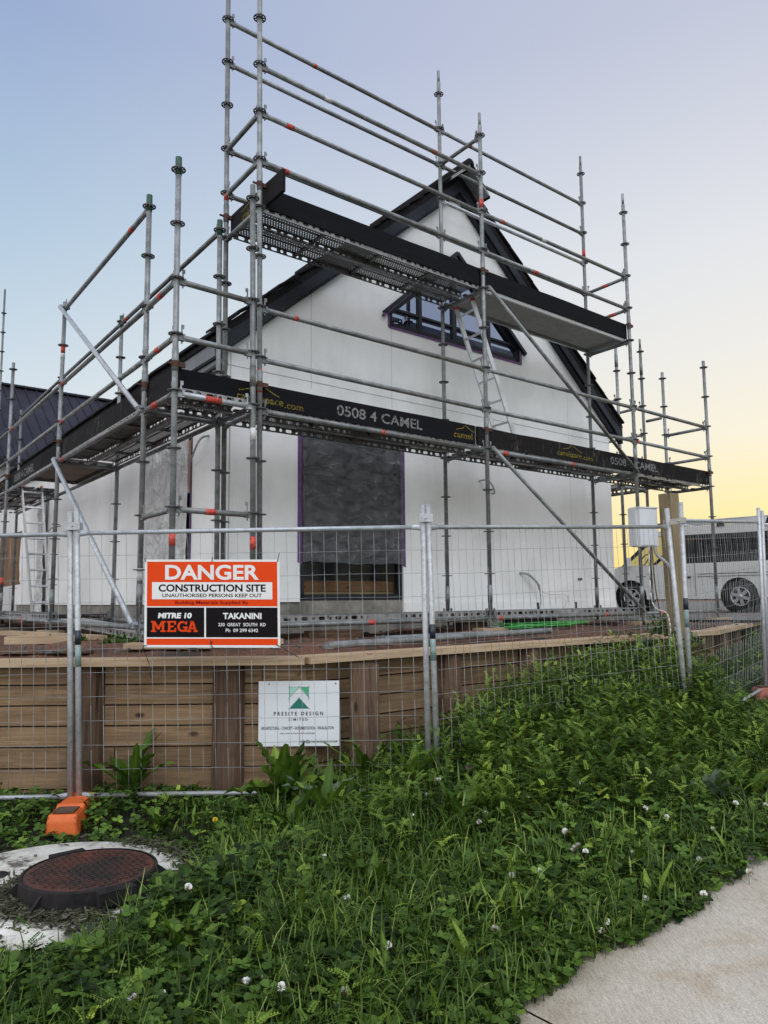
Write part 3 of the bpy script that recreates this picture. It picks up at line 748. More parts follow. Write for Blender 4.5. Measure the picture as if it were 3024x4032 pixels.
# ------------------------------------------------------------------ scaffolding
POSL = {  # fitted foot positions (x, y) at level 5 and lean per metre
 'P1': (-1.626, 7.721, -.0053, .0027), 'P2': (-1.165, 7.087, -.0092, .0051), 'P3': (-1.202, 6.932, -.0093, -.0051), 'P4': (-1.655, 7.558, -.0041, -.0064),
 'Q2': (1.244, 9.12, .0017, -.0045), 'Q1': (.79, 9.736, .0008, -.0007), 'R1': (3.211, 11.728, .0029, .003), 'R2': (3.675, 11.092, -.0015, .0026),
 'S2': (5.347, 12.496, -.0018, -.0034), 'L0': (-1.781, 6.426, -.0045, .0012), 'L1': (-2.239, 7.066, .0003, -.0036), 'L2': (-4.113, 9.61, .0025, .0066),
 'L3': (-6.041, 12.233, .0072, .0002), 'M2': (-3.548, 10.133, 0, .0013)}
def addpos(n, base, du, dv):
    b = POSL[base]; p = Vector((b[0], b[1], 0)) + U * du + V * dv; POSL[n] = (p.x, p.y, 0, 0)
addpos('S1', 'S2', 0, .78); addpos('M3', 'L3', .77, 0); addpos('L4', 'L3', 0, 3.2); addpos('M4', 'M3', 0, 3.2)
addpos('A1', 'S2', .0, 1.2); addpos('B1', 'S2', -.77, 1.2); addpos('A2', 'S2', 0, 4.3); addpos('B2', 'S2', -.77, 4.3); addpos('C1', 'S2', -.42, 1.75); addpos('A3', 'S2', 0, 7.4); addpos('B3', 'S2', -.77, 7.4)
def sp(n, z):
    x, y, lx, ly = POSL[n]; t = z - lv(5)
    return Vector((x + lx*t, y + ly*t, z))
def sk(n, k, dz=0): return sp(n, lv(k) + dz)
TR = .0255
def rosette_mesh():
    m = MB(); n = 16; h = .0045
    def ann(r0, r1):
        for sgn in (1, -1):
            for i in range(n):
                a, b = 2*math.pi*i/n, 2*math.pi*(i+1)/n
                q = [(r0*math.cos(a), r0*math.sin(a), h*sgn), (r1*math.cos(a), r1*math.sin(a), h*sgn), (r1*math.cos(b), r1*math.sin(b), h*sgn), (r0*math.cos(b), r0*math.sin(b), h*sgn)]
                m.face(q if sgn > 0 else q[::-1])
        for i in range(n):
            a, b = 2*math.pi*i/n, 2*math.pi*(i+1)/n
            m.face(((r1*math.cos(a), r1*math.sin(a), -h), (r1*math.cos(b), r1*math.sin(b), -h), (r1*math.cos(b), r1*math.sin(b), h), (r1*math.cos(a), r1*math.sin(a), h)))
            m.face(((r0*math.cos(b), r0*math.sin(b), -h), (r0*math.cos(a), r0*math.sin(a), -h), (r0*math.cos(a), r0*math.sin(a), h), (r0*math.cos(b), r0*math.sin(b), h)))
    ann(.025, .036); ann(.052, .064)
    for i in range(8):
        a = 2*math.pi*i/8; d = Vector((math.cos(a), math.sin(a), 0)); e = Vector((-d.y, d.x, 0))
        m.obox(d*.034 - e*.006 - Z*h*.9, d*.02, e*.012, Z*h*1.8)
    return m
RM = [None]
def standard(root, n, zbase, ztop, k0=0, k1=None, dk=0.0, spig=0, capm=None, jack=True, lab=None):
    m = MB(); zt = ztop - spig
    m.tube(sp(n, zbase + (.12 if jack else 0)), sp(n, zt), TR, 12)
    if spig: m.tube(sp(n, zt), sp(n, ztop), .019, 10)
    if jack:
        m.tube(sp(n, zbase), sp(n, zbase + .16), .017, 10); m.box(sp(n, zbase + .004), .14, .14, .008, 0, U, V); m.lathe(sp(n, zbase + .10), [(.036, 0), (.036, .035)], 8, 0, Z, False, True, True)
    # sleeve joints every two metres
    for q in range(0, 9, 4):
        z = lv(q) + .17
        if zbase + .2 < z < zt - .2: m.tube(sp(n, z), sp(n, z + .2), TR + .0035, 12)
    so_ = m.build('standard', GALV, root)
    if lab: so_['label'] = lab
    if capm: 
        mm = MB(); mm.tube(sp(n, ztop - .16), sp(n, ztop + .004), TR + .003, 12); mm.build('painted_end', capm, so_)
    k1 = int((ztop - spig - lv(0) - dk) / .5) if k1 is None else k1
    for k in range(k0, k1 + 1):
        c = sk(n, k, dk)
        if RM[0] is None:
            r = rosette_mesh().build('rosette', ROSE, so_); place(r, c, so_); RM[0] = r
        else: dup(RM[0], c, so_)
    return so_
def ledger(root, a, b, r=TR, name='ledger', mat=None, heads=True, flat=False):
    """tube between two points with wedge heads at both ends"""
    a, b = Vector(a), Vector(b); d = (b - a).normalized(); s = d.cross(Z).normalized()
    m = MB(); a1, b1 = a + d*.06, b - d*.06
    drop = Z * -.022
    m.tube(a1 + drop, b1 + drop, r, 10)
    if heads:
        for p, q in ((a, 1), (b, -1)):
            c = p + d*q*.052
            m.box(c + drop*.9, .062, .036, .06, 0, d, s, Z)
            m.obox(c + d*q*.0 - s*.004 + Z*(-.075), d*.012*q, s*.008, Z*.165)
            m.obox(c - s*.005 + Z*.06, d*.026*q, s*.010, Z*.035)
    return m.build(name, mat or GALV, root)
def tape(parent, a, b, t, ln=.09, mat=ORANGET, r=TR + .0018):
    a, b = Vector(a), Vector(b); d = (b-a).normalized(); c = a.lerp(b, t)
    m = MB(); m.tube(c - d*ln/2, c + d*ln/2, r, 12); m.build('sticker', mat, parent)
def coupler(root, p):
    m = MB(); m.lathe(Vector(p) - Z*.03, [(.031, 0), (.031, .055)], 10, 0, Z, False, True, True); m.box(Vector(p) + U*.05, .08, .03, .04, 0, U, V); m.box(Vector(p) - U*.045 , .06, .016, .016, 0, U, V)
    m.build('toe_board_clip', RUST, root)
def plank(root, p, L, Wd, z, dL, dW, kind='perf', name='deck_plank', lab=None):
    """steel plank: corner p, along dL, across dW, top at z"""
    p = Vector((p[0], p[1], 0)); m = MB(); h = .062
    o = p + Z * (z - h); l = dL * L; w = dW * Wd
    if kind in ('perf', 'ridge'):
        st = .034
        fl = 1
        # top sheet in strips: rim, perforated field, dark swage, field, rim
        cuts = [0, st, Wd/2 - .022, Wd/2 + .022, Wd - st, Wd]
        for i in range(5):
            a0, a1 = cuts[i], cuts[i+1]; mt = 0 if i in (1, 3) and kind == 'perf' else 2
            q = [o + Z*h + dW*a0, o + Z*h + dW*a0 + l, o + Z*h + dW*a1 + l, o + Z*h + dW*a1]
            m.face(q, mt, False, [(0, a0), (L, a0), (L, a1), (0, a1)])
        if kind == 'ridge':
            for i in range(9):
                a0 = .04 + i * (Wd - .08) / 9; m.obox(o + dW*a0 + Z*(h - .012), l, dW*.014, Z*.0115, 2)
        for b0 in (0, Wd):
            q = [o + dW*b0, o + dW*b0 + l, o + dW*b0 + l + Z*h, o + dW*b0 + Z*h]
            m.face(q, 1, False, [(0, 0), (L, 0), (L, h), (0, h)])
            e = dW * (.022 if b0 == 0 else -.022)
            m.face([o + dW*b0, o + dW*b0 + e, o + dW*b0 + e + l, o + dW*b0 + l], 2)
        for i in range(1, 4):  # cross stiffeners under the sheet
            m.obox(o + dL*(L*i/4) + Z*.03, dL*.03, w, Z*.028, 2)
    elif kind == 'alu':
        n = 20
        for i in range(n):
            a0 = .03 + (Wd-.06)*i/n; a1 = .03 + (Wd-.06)*(i+.5)/n; a2 = .03 + (Wd-.06)*(i+1)/n
            m.quad(o + dW*a0 + Z*h, o + dW*a0 + l + Z*h, o + dW*a1 + l + Z*(h-.020), o + dW*a1 + Z*(h-.020), 3)
            m.quad(o + dW*a1 + Z*(h-.020), o + dW*a1 + l + Z*(h-.020), o + dW*a2 + l + Z*h, o + dW*a2 + Z*h, 3)
        for b0 in (0, Wd - .03): m.obox(o + dW*b0, l, dW*.03, Z*(h + .004), 3)
        m.obox(o + dL*.0, dL*.03, w, Z*h*.95, 3); m.obox(o + dL*(L-.03), dL*.03, w, Z*h*.95, 3)
    elif kind == 'ply':
        m.obox(o + Z*(h-.018), l, w, Z*.018, 4)
        for b0 in (0, Wd - .03): m.obox(o + dW*b0, l, dW*.03, Z*(h-.02), 2)
        m.obox(o, dL*.03, w, Z*(h-.02), 2); m.obox(o + dL*(L-.03), dL*.03, w, Z*(h-.02), 2)
    for q in (0, 1):
        for b0 in (.04, Wd - .09): m.obox(o + dL*(L*q - (.05 if q == 0 else .02)) + dW*b0 + Z*.0, dL*.07, dW*.05, Z*.02, 2)
    ob = m.build(name, [PERF, FLANGE, PLANKD, ALU, PLY, GALV], root)
    if lab: ob['label'] = lab
    return ob
def toe_board(root, o, d, L, s, mat, h=.225, t=.036, lab=None):
    m = MB(); o = Vector(o)
    # slightly irregular top edge
    n = max(6, int(L/.35)); top = [h + random.uniform(-.006, .003) for _ in range(n+1)]
    for i in range(n):
        a, b = o + d*(L*i/n), o + d*(L*(i+1)/n); ua, ub = L*i/n, L*(i+1)/n
        for off in (0, 1):
            q = [a + s*t*off, b + s*t*off, b + s*t*off + Z*top[i+1], a + s*t*off + Z*top[i]]
            uv = [(ua, 0), (ub, 0), (ub, top[i+1]), (ua, top[i])]
            m.face(q if off == 0 else q[::-1], 0, False, uv if off == 0 else uv[::-1])
        m.face((a + Z*top[i], b + Z*top[i+1], b + s*t + Z*top[i+1], a + s*t + Z*top[i]), 0, False, [(ua, 0), (ub, 0), (ub, t), (ua, t)])
        m.face((a + s*t, b + s*t, b, a), 0, False, [(ua, 0), (ub, 0), (ub, t), (ua, t)])
    for e, tt in ((o, top[0]), (o + d*L, top[-1])):
        m.face((e, e + s*t, e + s*t + Z*tt, e + Z*tt), 0, False, [(0, 0), (t, 0), (t, tt), (0, tt)])
    ob = m.build('toe_board', mat, root)
    if lab: ob['label'] = lab
    return ob
def humps(m, o, ex, ey, w, h, th, mm=0):
    """two-humped line logo"""
    pts = [(0, 0), (.1, .12), (.22, .30), (.36, .42), (.44, .72), (.50, .95), (.56, .98), (.62, .78), (.70, .62), (.78, .42), (.88, .16), (1, 0)]
    o, ex, ey = Vector(o), Vector(ex), Vector(ey)
    P = [o + ex*(x*w) + ey*(y*h) for x, y in pts]
    for i in range(len(P)-1):
        d = (P[i+1]-P[i]).normalized(); n_ = (ey - d*ey.dot(d)).normalized()*th
        m.face((P[i] - n_, P[i+1] - n_, P[i+1] + n_, P[i] + n_), mm)

# ---- front scaffold along the gable
front = thing('scaffold', 'tall two-deck tube scaffold along the white gable wall', 'scaffold', G(4, .4, 1.1), 'scaffolding around the house')
ST = {}
for n, top, spg in (('P1', lv(14)+.3, 0), ('P2', lv(14)+.3, 0), ('Q2', lv(12)+.30, .17), ('Q1', lv(14)+.34, .17), ('R1', lv(14)+.30, .17), ('R2', lv(12)+.30, .17), ('S2', lv(8)+.11, 0), ('S1', lv(8)+.11, 0)):
    ST[n] = standard(front, n, 1.17, top, 0, int((top - spg - lv(0)) / .5), spig=spg)
def lg(root, a, b, k, **kw): return ledger(root, sk(a, k), sk(b, k), **kw)
LGS = {}
for k in (0, 4, 5, 6, 9, 10, 11): LGS['PQ', k] = lg(front, 'P2', 'Q2', k)
for k in (0, 4, 5, 6, 9, 10): LGS['QR', k] = lg(front, 'Q2', 'R2', k)
for k in (0, 5, 6): LGS['RS', k] = lg(front, 'R2', 'S2', k)
for k in (9, 10, 12, 13): LGS['pq', k] = lg(front, 'P1', 'Q1', k)
for k in (10, 11, 12, 13): LGS['qr', k] = lg(front, 'Q1', 'R1', k, mat=GALVB if k == 11 else None)
for k in (0,): lg(front, 'P1', 'Q1', k); lg(front, 'Q1', 'R1', k)
for a, b, ks in (('P2', 'P1', (0, 8, 9, 10)), ('Q2', 'Q1', (0, 4, 8, 12)), ('R2', 'R1', (0, 4, 8, 9, 10)), ('S2', 'S1', (4, 5, 6))):
    for k in ks: LGS[a, b, k] = lg(front, a, b, k, name='transom')
lg(front, 'P2', 'P1', 4, name='transom')
for a, ka, b, kb in (('Q2', 8, 'R2', 4), ('Q2', 4, 'R2', 0)):
    A, B = sk(a, ka), sk(b, kb); off = -NG * .062 + U * .05
    m = MB(); m.tube(A + off, B - NG*.062 - U*.05, .024, 10)
    for p in (A + off, B - NG*.062 - U*.05): m.box(p + NG*.02, .05, .05, .06, 0, U, NG, Z)
    m.build('brace', GALV, front)
for q, (u0, u1) in enumerate(((.05, 3.10), (3.20, 6.24), (6.33, 8.42))):
    for w0 in (.05, .41):
        plank(front, G(u0, w0), u1 - u0, .32, lv(4) + .045, U, V)
        if q < 2: plank(front, G(u0, w0), u1 - u0, .32, lv(0) + .06, U, V, 'ridge')
for w0 in (.05, .41): plank(front, G(.05, w0), 3.05, .32, lv(8) + .045, U, V)
plank(front, G(3.2, .05), 3.04, .68, lv(8) + .045, U, V, 'alu', lab='ribbed aluminium deck panel with pale side rails')
zb = lv(4) + .03
SF = -NG
def stencil(par, items):
    for it in items:
        m = MB(); it(m); m.build('emblem' if it.__name__ == 'emblem' else 'lettering', [STY, STW], par)
vb = .035
def tx(body, u0, u1, z0, z1, mi, bold=.012, v=vb): return lambda m: m.text(body, G(u0, v, z0) + SF*.0012, U, Z, u1-u0, z1-z0, mi, bold)
def hp(u0, u1, z0, z1, v=vb):
    def emblem(m): humps(m, G(u0, v, z0) + SF*.0012, U, Z, u1-u0, z1-z0, .005, 0)
    return emblem
b1 = toe_board(front, G(-.83, vb, zb), U, 3.79, NG, TOE, lab='black toe board stencilled with a phone number')
stencil(b1, [tx('camelspace', -.22, .285, zb + .02, zb + .115, 0), tx('.com', .30, .515, zb + .03, zb + .075, 0, .004), hp(-.20, .24, zb + .13, zb + .215), tx('0508 4 CAMEL', .927, 2.11, zb + .055, zb + .165, 1), tx('camel', 2.60, 2.91, zb + .045, zb + .12, 0), hp(2.64, 2.94, zb + .14, zb + .20)])
b2 = toe_board(front, G(3.0, vb - .002, zb), U, 5.46, NG, TOEW, lab='scuffed black toe board with yellow logo')
stencil(b2, [tx('camelspace', 4.51, 5.03, zb + .03, zb + .125, 0, v=vb-.002), tx('.com', 5.05, 5.29, zb + .045, zb + .09, 0, .004, v=vb-.002), hp(4.60, 5.04, zb + .135, zb + .212, v=vb-.002), tx('0508 4 CAMEL', 5.71, 6.93, zb + .055, zb + .165, 1, v=vb-.002)])
zt = lv(8) + .03
toe_board(front, G(.06, vb, zt), U, 3.03, NG, TOE); toe_board(front, G(3.12, vb - .002, zt), U, 3.15, NG, TOE)
eb = toe_board(front, G(.06, -.32, lv(8) + .045), V, 1.13, U, TOEW, lab='weathered toe board across the end of the upper deck')
m = MB(); m.text('camel', G(.06, .52, lv(8) + .08) - U*.0015, -V, Z, .34, .10, 0, .012); m.build('lettering', [STY], eb); m = MB(); humps(m, G(.06, .55, lv(8) + .20) - U*.0015, -V, Z, .42, .055, .005); m.build('emblem', [STY], eb)
for n, k in (('P2', 8), ('Q2', 8), ('R2', 8), ('P2', 4), ('Q2', 4), ('S2', 4), ('P1', 8)): coupler(front, sk(n, k, .235))
for key, t in ((('PQ', 11), .75), (('PQ', 10), .11), (('PQ', 9), .09), (('PQ', 6), .13), (('QR', 9), .32), (('QR', 10), .12), (('RS', 5), .02), (('PQ', 4), .48), (('QR', 4), .10), (('QR', 4), .52), (('PQ', 0), .42), (('QR', 0), .05), (('QR', 0), .72), (('RS', 0), .22), (('pq', 13), .36), (('qr', 13), .18), (('PQ', 11), .26), (('QR', 10), .38)):
    nm, k = key; ends = {'PQ': ('P2', 'Q2'), 'QR': ('Q2', 'R2'), 'RS': ('R2', 'S2'), 'pq': ('P1', 'Q1'), 'qr': ('Q1', 'R1')}[nm]
    tape(LGS[key], sk(ends[0], k) - Z*.022, sk(ends[1], k) - Z*.022, t, random.choice((.045, .06, .09)), mat=WHITET if (nm, t) in (('PQ', .26), ('QR', .38)) else ORANGET)
for n, z in (('P1', 5.76), ('P2', 3.62), ('P2', 3.50), ('Q2', 3.58), ('Q2', 6.39), ('R1', 6.95), ('Q1', 5.62), ('P3', 2.05)):
    if n in ST: tape(ST[n], sp(n, z - .5), sp(n, z + .5), .5, .11)
for nm, k, t in (('R2', 10, .5), ('R2', 9, .35)): tape(LGS['R2', 'R1', k], sk('R2', k) - Z*.022, sk('R1', k) - Z*.022, t, .1)

# ---- side scaffold along the left wall
side = thing('scaffold', 'lower tube scaffold with one deck running along the left side wall', 'scaffold', G(-.5, 3, 1.1), 'scaffolding around the house')
for n, top, cp in (('L0', lv(8)+.11, GREENP), ('L1', lv(8)+.11, GREENP), ('L2', lv(8)+.08, None), ('L3', lv(8)+.11, None), ('P3', lv(8)+.13, None), ('P4', lv(8)+.10, GREENP), ('M2', lv(8)+.08, GREENP), ('M3', lv(8)+.08, GREENP), ('L4', lv(8)+.1, None), ('M4', lv(8)+.1, None)):
    ST[n] = standard(side, n, 1.16, top, 0, 8, capm=cp)
SG = {}
for a, b, ks in (('L0', 'L1', (0, 2, 4, 5, 6)), ('L1', 'L2', (0, 4, 5, 6, 8)), ('L2', 'L3', (0, 4, 5, 6)), ('L3', 'L4', (0, 4, 5, 6)), ('P4', 'M2', (0, 4, 8)), ('M2', 'M3', (4, 8)), ('M3', 'M4', (4, 8))):
    for k in ks: SG[a, b, k] = lg(side, a, b, k)
for a, b, ks in (('L0', 'P3', (0, 2, 4, 5, 6)), ('L1', 'P4', (0, 4)), ('L2', 'M2', (0, 4)), ('L3', 'M3', (0, 4)), ('P3', 'P4', (0, 4))):
    for k in ks: SG[a, b, k] = lg(side, a, b, k, name='transom', mat=GALVB if (a, k) == ('L0', 4) else None)
for (a, ka, b, kb) in (('L2', 8, 'L1', 4), ('L2', 4, 'L1', 0)):
    off = -U * .06; A, B = sk(a, ka) + off, sk(b, kb) + off
    m = MB(); m.tube(A, B, .027, 10)
    for p in (A, B): m.box(p + U*.02, .05, .05, .06, 0, U, V, Z)
    m.build('brace', GALVB, side)
zd = lv(4) + .045
for w0 in (-.86, -.50): 
    plank(side, G(w0, .72), 3.08, .32, zd, V, U, 'ridge' if w0 < -.6 else 'perf')
    plank(side, G(w0, 7.14), 3.08, .32, zd, V, U)
plank(side, G(-.86, 3.90), 1.75, .70, zd, V, U, 'ply', lab='brown plywood deck panel with trap door')
for w0 in (-.86, -.50): plank(side, G(w0, 6.75), .38, .32, zd, V, U, 'perf')
for w0 in (-.08, .28): plank(side, G(-.84, w0), .68, .32, zd, U, V, 'perf')
for w0 in (-.86, -.50):
    plank(side, G(w0, 3.92), 3.05, .32, lv(0) + .06, V, U, 'ridge'); plank(side, G(w0, 7.14), 3.05, .32, lv(0) + .06, V, U, 'ridge')
def ramp_plank():
    A, B = G(-.70, 3.6, 1.30), G(-.62, .35, 1.19); d = (B-A).normalized(); s = d.cross(Z).normalized(); n_ = s.cross(d)
    m = MB(); L = (B-A).length
    m.obox(A - s*.16, d*L, s*.32, n_*.004, 2)
    for b0 in (-.16, .16):
        q = [A + s*b0 - n_*.06, A + s*b0 - n_*.06 + d*L, A + s*b0 + d*L, A + s*b0]; m.face(q, 1, False, [(0, 0), (L, 0), (L, .06), (0, .06)])
    for i in range(7): m.obox(A - s*(.13 - i*.042) + n_*.004, d*L, s*.012, n_*.006, 2)
    return m.build('scaffold_plank', [PERF, FLANGE, ALU])
tag(ramp_plank(), 'loose steel scaffold plank sloping down to the soil beside the corner post', 'plank')
ub = -.85
t1 = toe_board(side, G(ub, -.08, zb), V, 3.95, U, TOEW); t2 = toe_board(side, G(ub - .002, 3.86, zb), V, 1.2, U, TOE)
t3 = toe_board(side, G(ub - .004, 4.9, zb), V, 2.3, U, TOEW, lab='grey toe board stencilled with a phone number'); t4 = toe_board(side, G(ub, 7.1, zb), V, 3.2, U, TOE)
m = MB(); m.text('0508 4 CAMEL', G(ub - .004, 6.72, zb + .055) - U*.0015, -V, Z, 1.36, .12, 0, .012); m.build('lettering', [STW], t3)
m = MB(); humps(m, G(ub, 8.0, zb + .10) - U*.0015, -V, Z, .5, .08, .006); m.build('emblem', [STY], t4)
for n in ('L0', 'L1', 'L2', 'L3'): coupler(side, sk(n, 4, .235))
for a, b, k, t in (('L1', 'L2', 8, .16), ('L0', 'L1', 6, .5), ('L1', 'L2', 6, .98), ('L0', 'L1', 5, .55), ('L0', 'L1', 4, .6), ('L1', 'L2', 5, .96), ('L1', 'L2', 4, .93), ('L0', 'P3', 4, .47), ('L0', 'P3', 2, .45), ('L2', 'L3', 6, .93), ('L1', 'L2', 0, .62), ('L2', 'L3', 0, .5), ('P4', 'M2', 8, .93)):
    tape(SG[a, b, k], sk(a, k) - Z*.022, sk(b, k) - Z*.022, t, .10 if (a, k) != ('L0', 4) else .16)
for n, z, mt in (('L0', 2.02, ORANGET), ('P3', 2.02, ORANGET), ('L2', 4.67, WHITET), ('L2', 4.74, ORANGET), ('P3', 3.02, WHITET), ('L1', 1.75, WHITET), ('L3', 1.85, ORANGET)): tape(ST[n], sp(n, z - .5), sp(n, z + .5), .5, .11, mt)

# ---- scaffold behind the right corner
rear = thing('scaffold', 'farther tube scaffold showing behind the right corner of the house', 'scaffold', G(8.2, 3, 1.1), 'scaffolding around the house')
dk = .10
for n, top, spg in (('A1', lv(9)+.33, .17), ('B1', lv(8)+.53, 0), ('C1', lv(7)+.25, 0), ('A2', lv(8)+.3, 0), ('B2', lv(8)+.3, 0), ('A3', lv(8)+.3, 0), ('B3', lv(8)+.3, 0)):
    standard(rear, n, 1.17, top, 0, int((top - spg - lv(0) - dk)/.5), dk=dk, spig=spg)
for a, b, ks in (('A1', 'A2', (4, 5, 6, 7)), ('B1', 'B2', (4, 5, 6, 7)), ('A2', 'A3', (4, 6)), ('A1', 'B1', (4,))):
    for k in ks: ledger(rear, sk(a, k, dk), sk(b, k, dk))
ledger(rear, sk('A1', 6, .33), sk('S1', 6, .33), heads=False, name='tie_tube')
for w0 in (-.74, -.38): plank(rear, G(8.465 + w0, 1.25), 3.0, .32, lv(4) + dk + .045, V, U)

# lone standards at the far left
far = thing('scaffold', 'distant scaffold pole at the extreme left edge beyond the house', 'scaffold', (-9.35, 18.8, 1.1), 'scaffolding around the house')
POSL['F1'] = (-9.57, 18.8, 0, 0); standard(far, 'F1', 1.17, 9.42, 0, 15)

# ------------------------------------------------------------------ ladders
def ladder(name, label, a0, a1, b0, b1, n, mat=ALU):
    """two stiles a0-a1 and b0-b1 (bottom-top) with n rungs"""
    a0, a1, b0, b1 = map(Vector, (a0, a1, b0, b1)); t = thing(name, label, 'ladder', (a0 + b0)/2, 'ladders on the scaffolding')
    rd = (b0 - a0).normalized(); sd = (a1 - a0).normalized(); dp = rd.cross(sd).normalized()
    for p, q in ((a0, a1), (b0, b1)):
        m = MB(); m.obox(p - rd*.012 - dp*.03, q - p, rd*.024, dp*.06); m.build('stile', mat, t)
    for i in range(n):
        f = (i + .6)/n; m = MB(); p, q = a0.lerp(a1, f), b0.lerp(b1, f); m.obox(p - dp*.015 - sd*.014, q - p, dp*.03, sd*.028); m.build('rung', mat, t)
    for p in (a1, b1): 
        m = MB(); m.box(p, .03, .066, .03, 0, rd, dp, sd); m.build('end_cap', ORANGET, t)
    return t
ladder('ladder', 'aluminium ladder leaning between the two decks in front of the gable', G(4.06, .60, 3.34), G(3.22, .60, 5.24), G(4.06, .29, 3.34), G(3.22, .29, 5.26), 7)
ladder('ladder', 'aluminium ladder behind the fence at the left rising to the side deck', G(-.60, 6.3, 1.36), G(-.72, 6.85, 3.36), G(-.34, 6.3, 1.36), G(-.42, 6.85, 3.36), 8)

# ------------------------------------------------------------------ neighbour house
nb = thing('neighbour_house', 'neighbouring house with dark ribbed metal roof at far left', 'house', (-12, 21, 1.1))
ND = U; NN = -NG     # ridge direction, downslope towards viewer
rp = Vector((-10.96, 22.0, 7.8))
m = MB(); r0, r1 = rp - ND*9, rp + ND*8; dn = NN*3.3 - Z*2.75
m.obox(r0, r1 - r0, dn, Z*.08); m.obox(r0, r1 - r0, -NN*3.3 - Z*2.75, Z*.08); m.build('roof', NROOF, nb)
m = MB(); n_ = (ND.cross(dn)).normalized(); n_ = n_ if n_.z > 0 else -n_
for i in range(56): m.obox(r0 + ND*(.3*i + .1) + Z*.08, dn, ND*.035, n_*.035)
m.obox(r0 + Z*.09 - NN*.12, r1 - r0, NN*.34 - Z*.1, Z*.05)
m.build('roof_rib', NROOF, nb)
m = MB(); m.obox(r0 + dn - NN*.35 + Z*.2, r1 - r0, -NN*5.5, Z*-4.5); m.build('wall', WALL, nb)
m = MB(); m.obox(r0 + dn + NN*.05 - Z*.16, r1 - r0, NN*.1, Z*.15); m.build('gutter', DARKM, nb)
sk_ = rp + ND*2.1 + dn*.42 + n_*.1
m = MB(); m.obox(sk_ - ND*.05 - dn*.02, ND*.75, dn*.25, n_*.10); m.build('skylight_frame', FRAME, nb)
m = MB(); m.obox(sk_ + ND*.02 + n_*.1 + dn*.0, ND*.6, dn*.2, n_*.008); m.build('skylight_pane', GLASSU, nb)

# ------------------------------------------------------------------ retaining wall
rw = thing('retaining_wall', 'timber plank retaining wall with round posts and pale cap board', 'retaining wall', (-.6, 5.7, 0))
W3 = (WC - WB).normalized(); N3 = Vector((-W3.y, W3.x, 0))
def wallrun(A, B, nrm, posts, z0, z1, capz, cap_off=0, bh=.148):
    d = (B - A).normalized(); L = (B - A).length; A = A + nrm*.08
    z = capz - .05
    k = 0
    while z > z0:
        zz = max(z0 - .1, z - bh + .011); x = -random.uniform(0, 1.2)
        m = MB()
        while x < L:
            ln = random.choice((2.4, 3.0, 3.6)); a, b = max(0, x), min(L, x + ln)
            if b > a: m.obox(A + d*a + Z*zz + nrm*random.uniform(0, .012), d*(b - a - .006), nrm*.045, Z*(z - zz), 0, (x*3.1 + k*7, k*1.7))
            x += ln
        m.build('plank', PINE, rw); z -= bh; k += 1
    for t in posts:
        r = random.uniform(.108, .118); c = A + d*t - nrm*.005; h = capz - .052 - random.uniform(0, .012)
        m = MB(); n = 18; q = [random.uniform(.95, 1.05) for _ in range(n)]
        B0 = [c + (d*math.cos(2*math.pi*i/n) + nrm*math.sin(2*math.pi*i/n))*r*1.04*q[i] + Z*(z0 - .2) for i in range(n)]
        T0 = [c + (d*math.cos(2*math.pi*i/n) + nrm*math.sin(2*math.pi*i/n))*r*q[i] + Z*h for i in range(n)]
        H = h - z0 + .2
        for i in range(n):
            j = (i+1) % n; s0, s1 = .8*i/n, .8*(i+1)/n
            m.face((B0[j], B0[i], T0[i], T0[j]), 0, True, [(0, s1), (0, s0), (H, s0), (H, s1)])
        m.face(T0[::-1], 0, False, [(0, 0)]*n)
        m.build('post', POLE, rw)
    m = MB(); x = 0.
    while x < L - .01:
        ln = min(L - x, 4.8 if x > 0 else 3.9)
        m.obox(A + d*(x + .002) - nrm*(.14) + Z*(capz - .05) + Z*random.uniform(-.002, .002), d*(ln - .004), nrm*.235, Z*.05, 0, (x*2.3, 0)); x += ln
    m.build('cap_board', PINEC, rw)
X = Vector((1, 0, 0)); Y = Vector((0, 1, 0))
wallrun(Vector((-9, 5.66, 0)), KINK, Y, [9 - .126 + .0 - k*1.02 for k in range(1, 7)] + [9 - .126 - .03], -.05, 1.09, 1.095)
wallrun(KINK + U*.0, WB, NG, [1.50, 2.53, 3.58, 4.62, 5.66], .0, 1.09, 1.097)
wallrun(WB, WC, N3, [.45, 1.5, 2.55, 3.6, 4.6], .25, 1.08, 1.10)

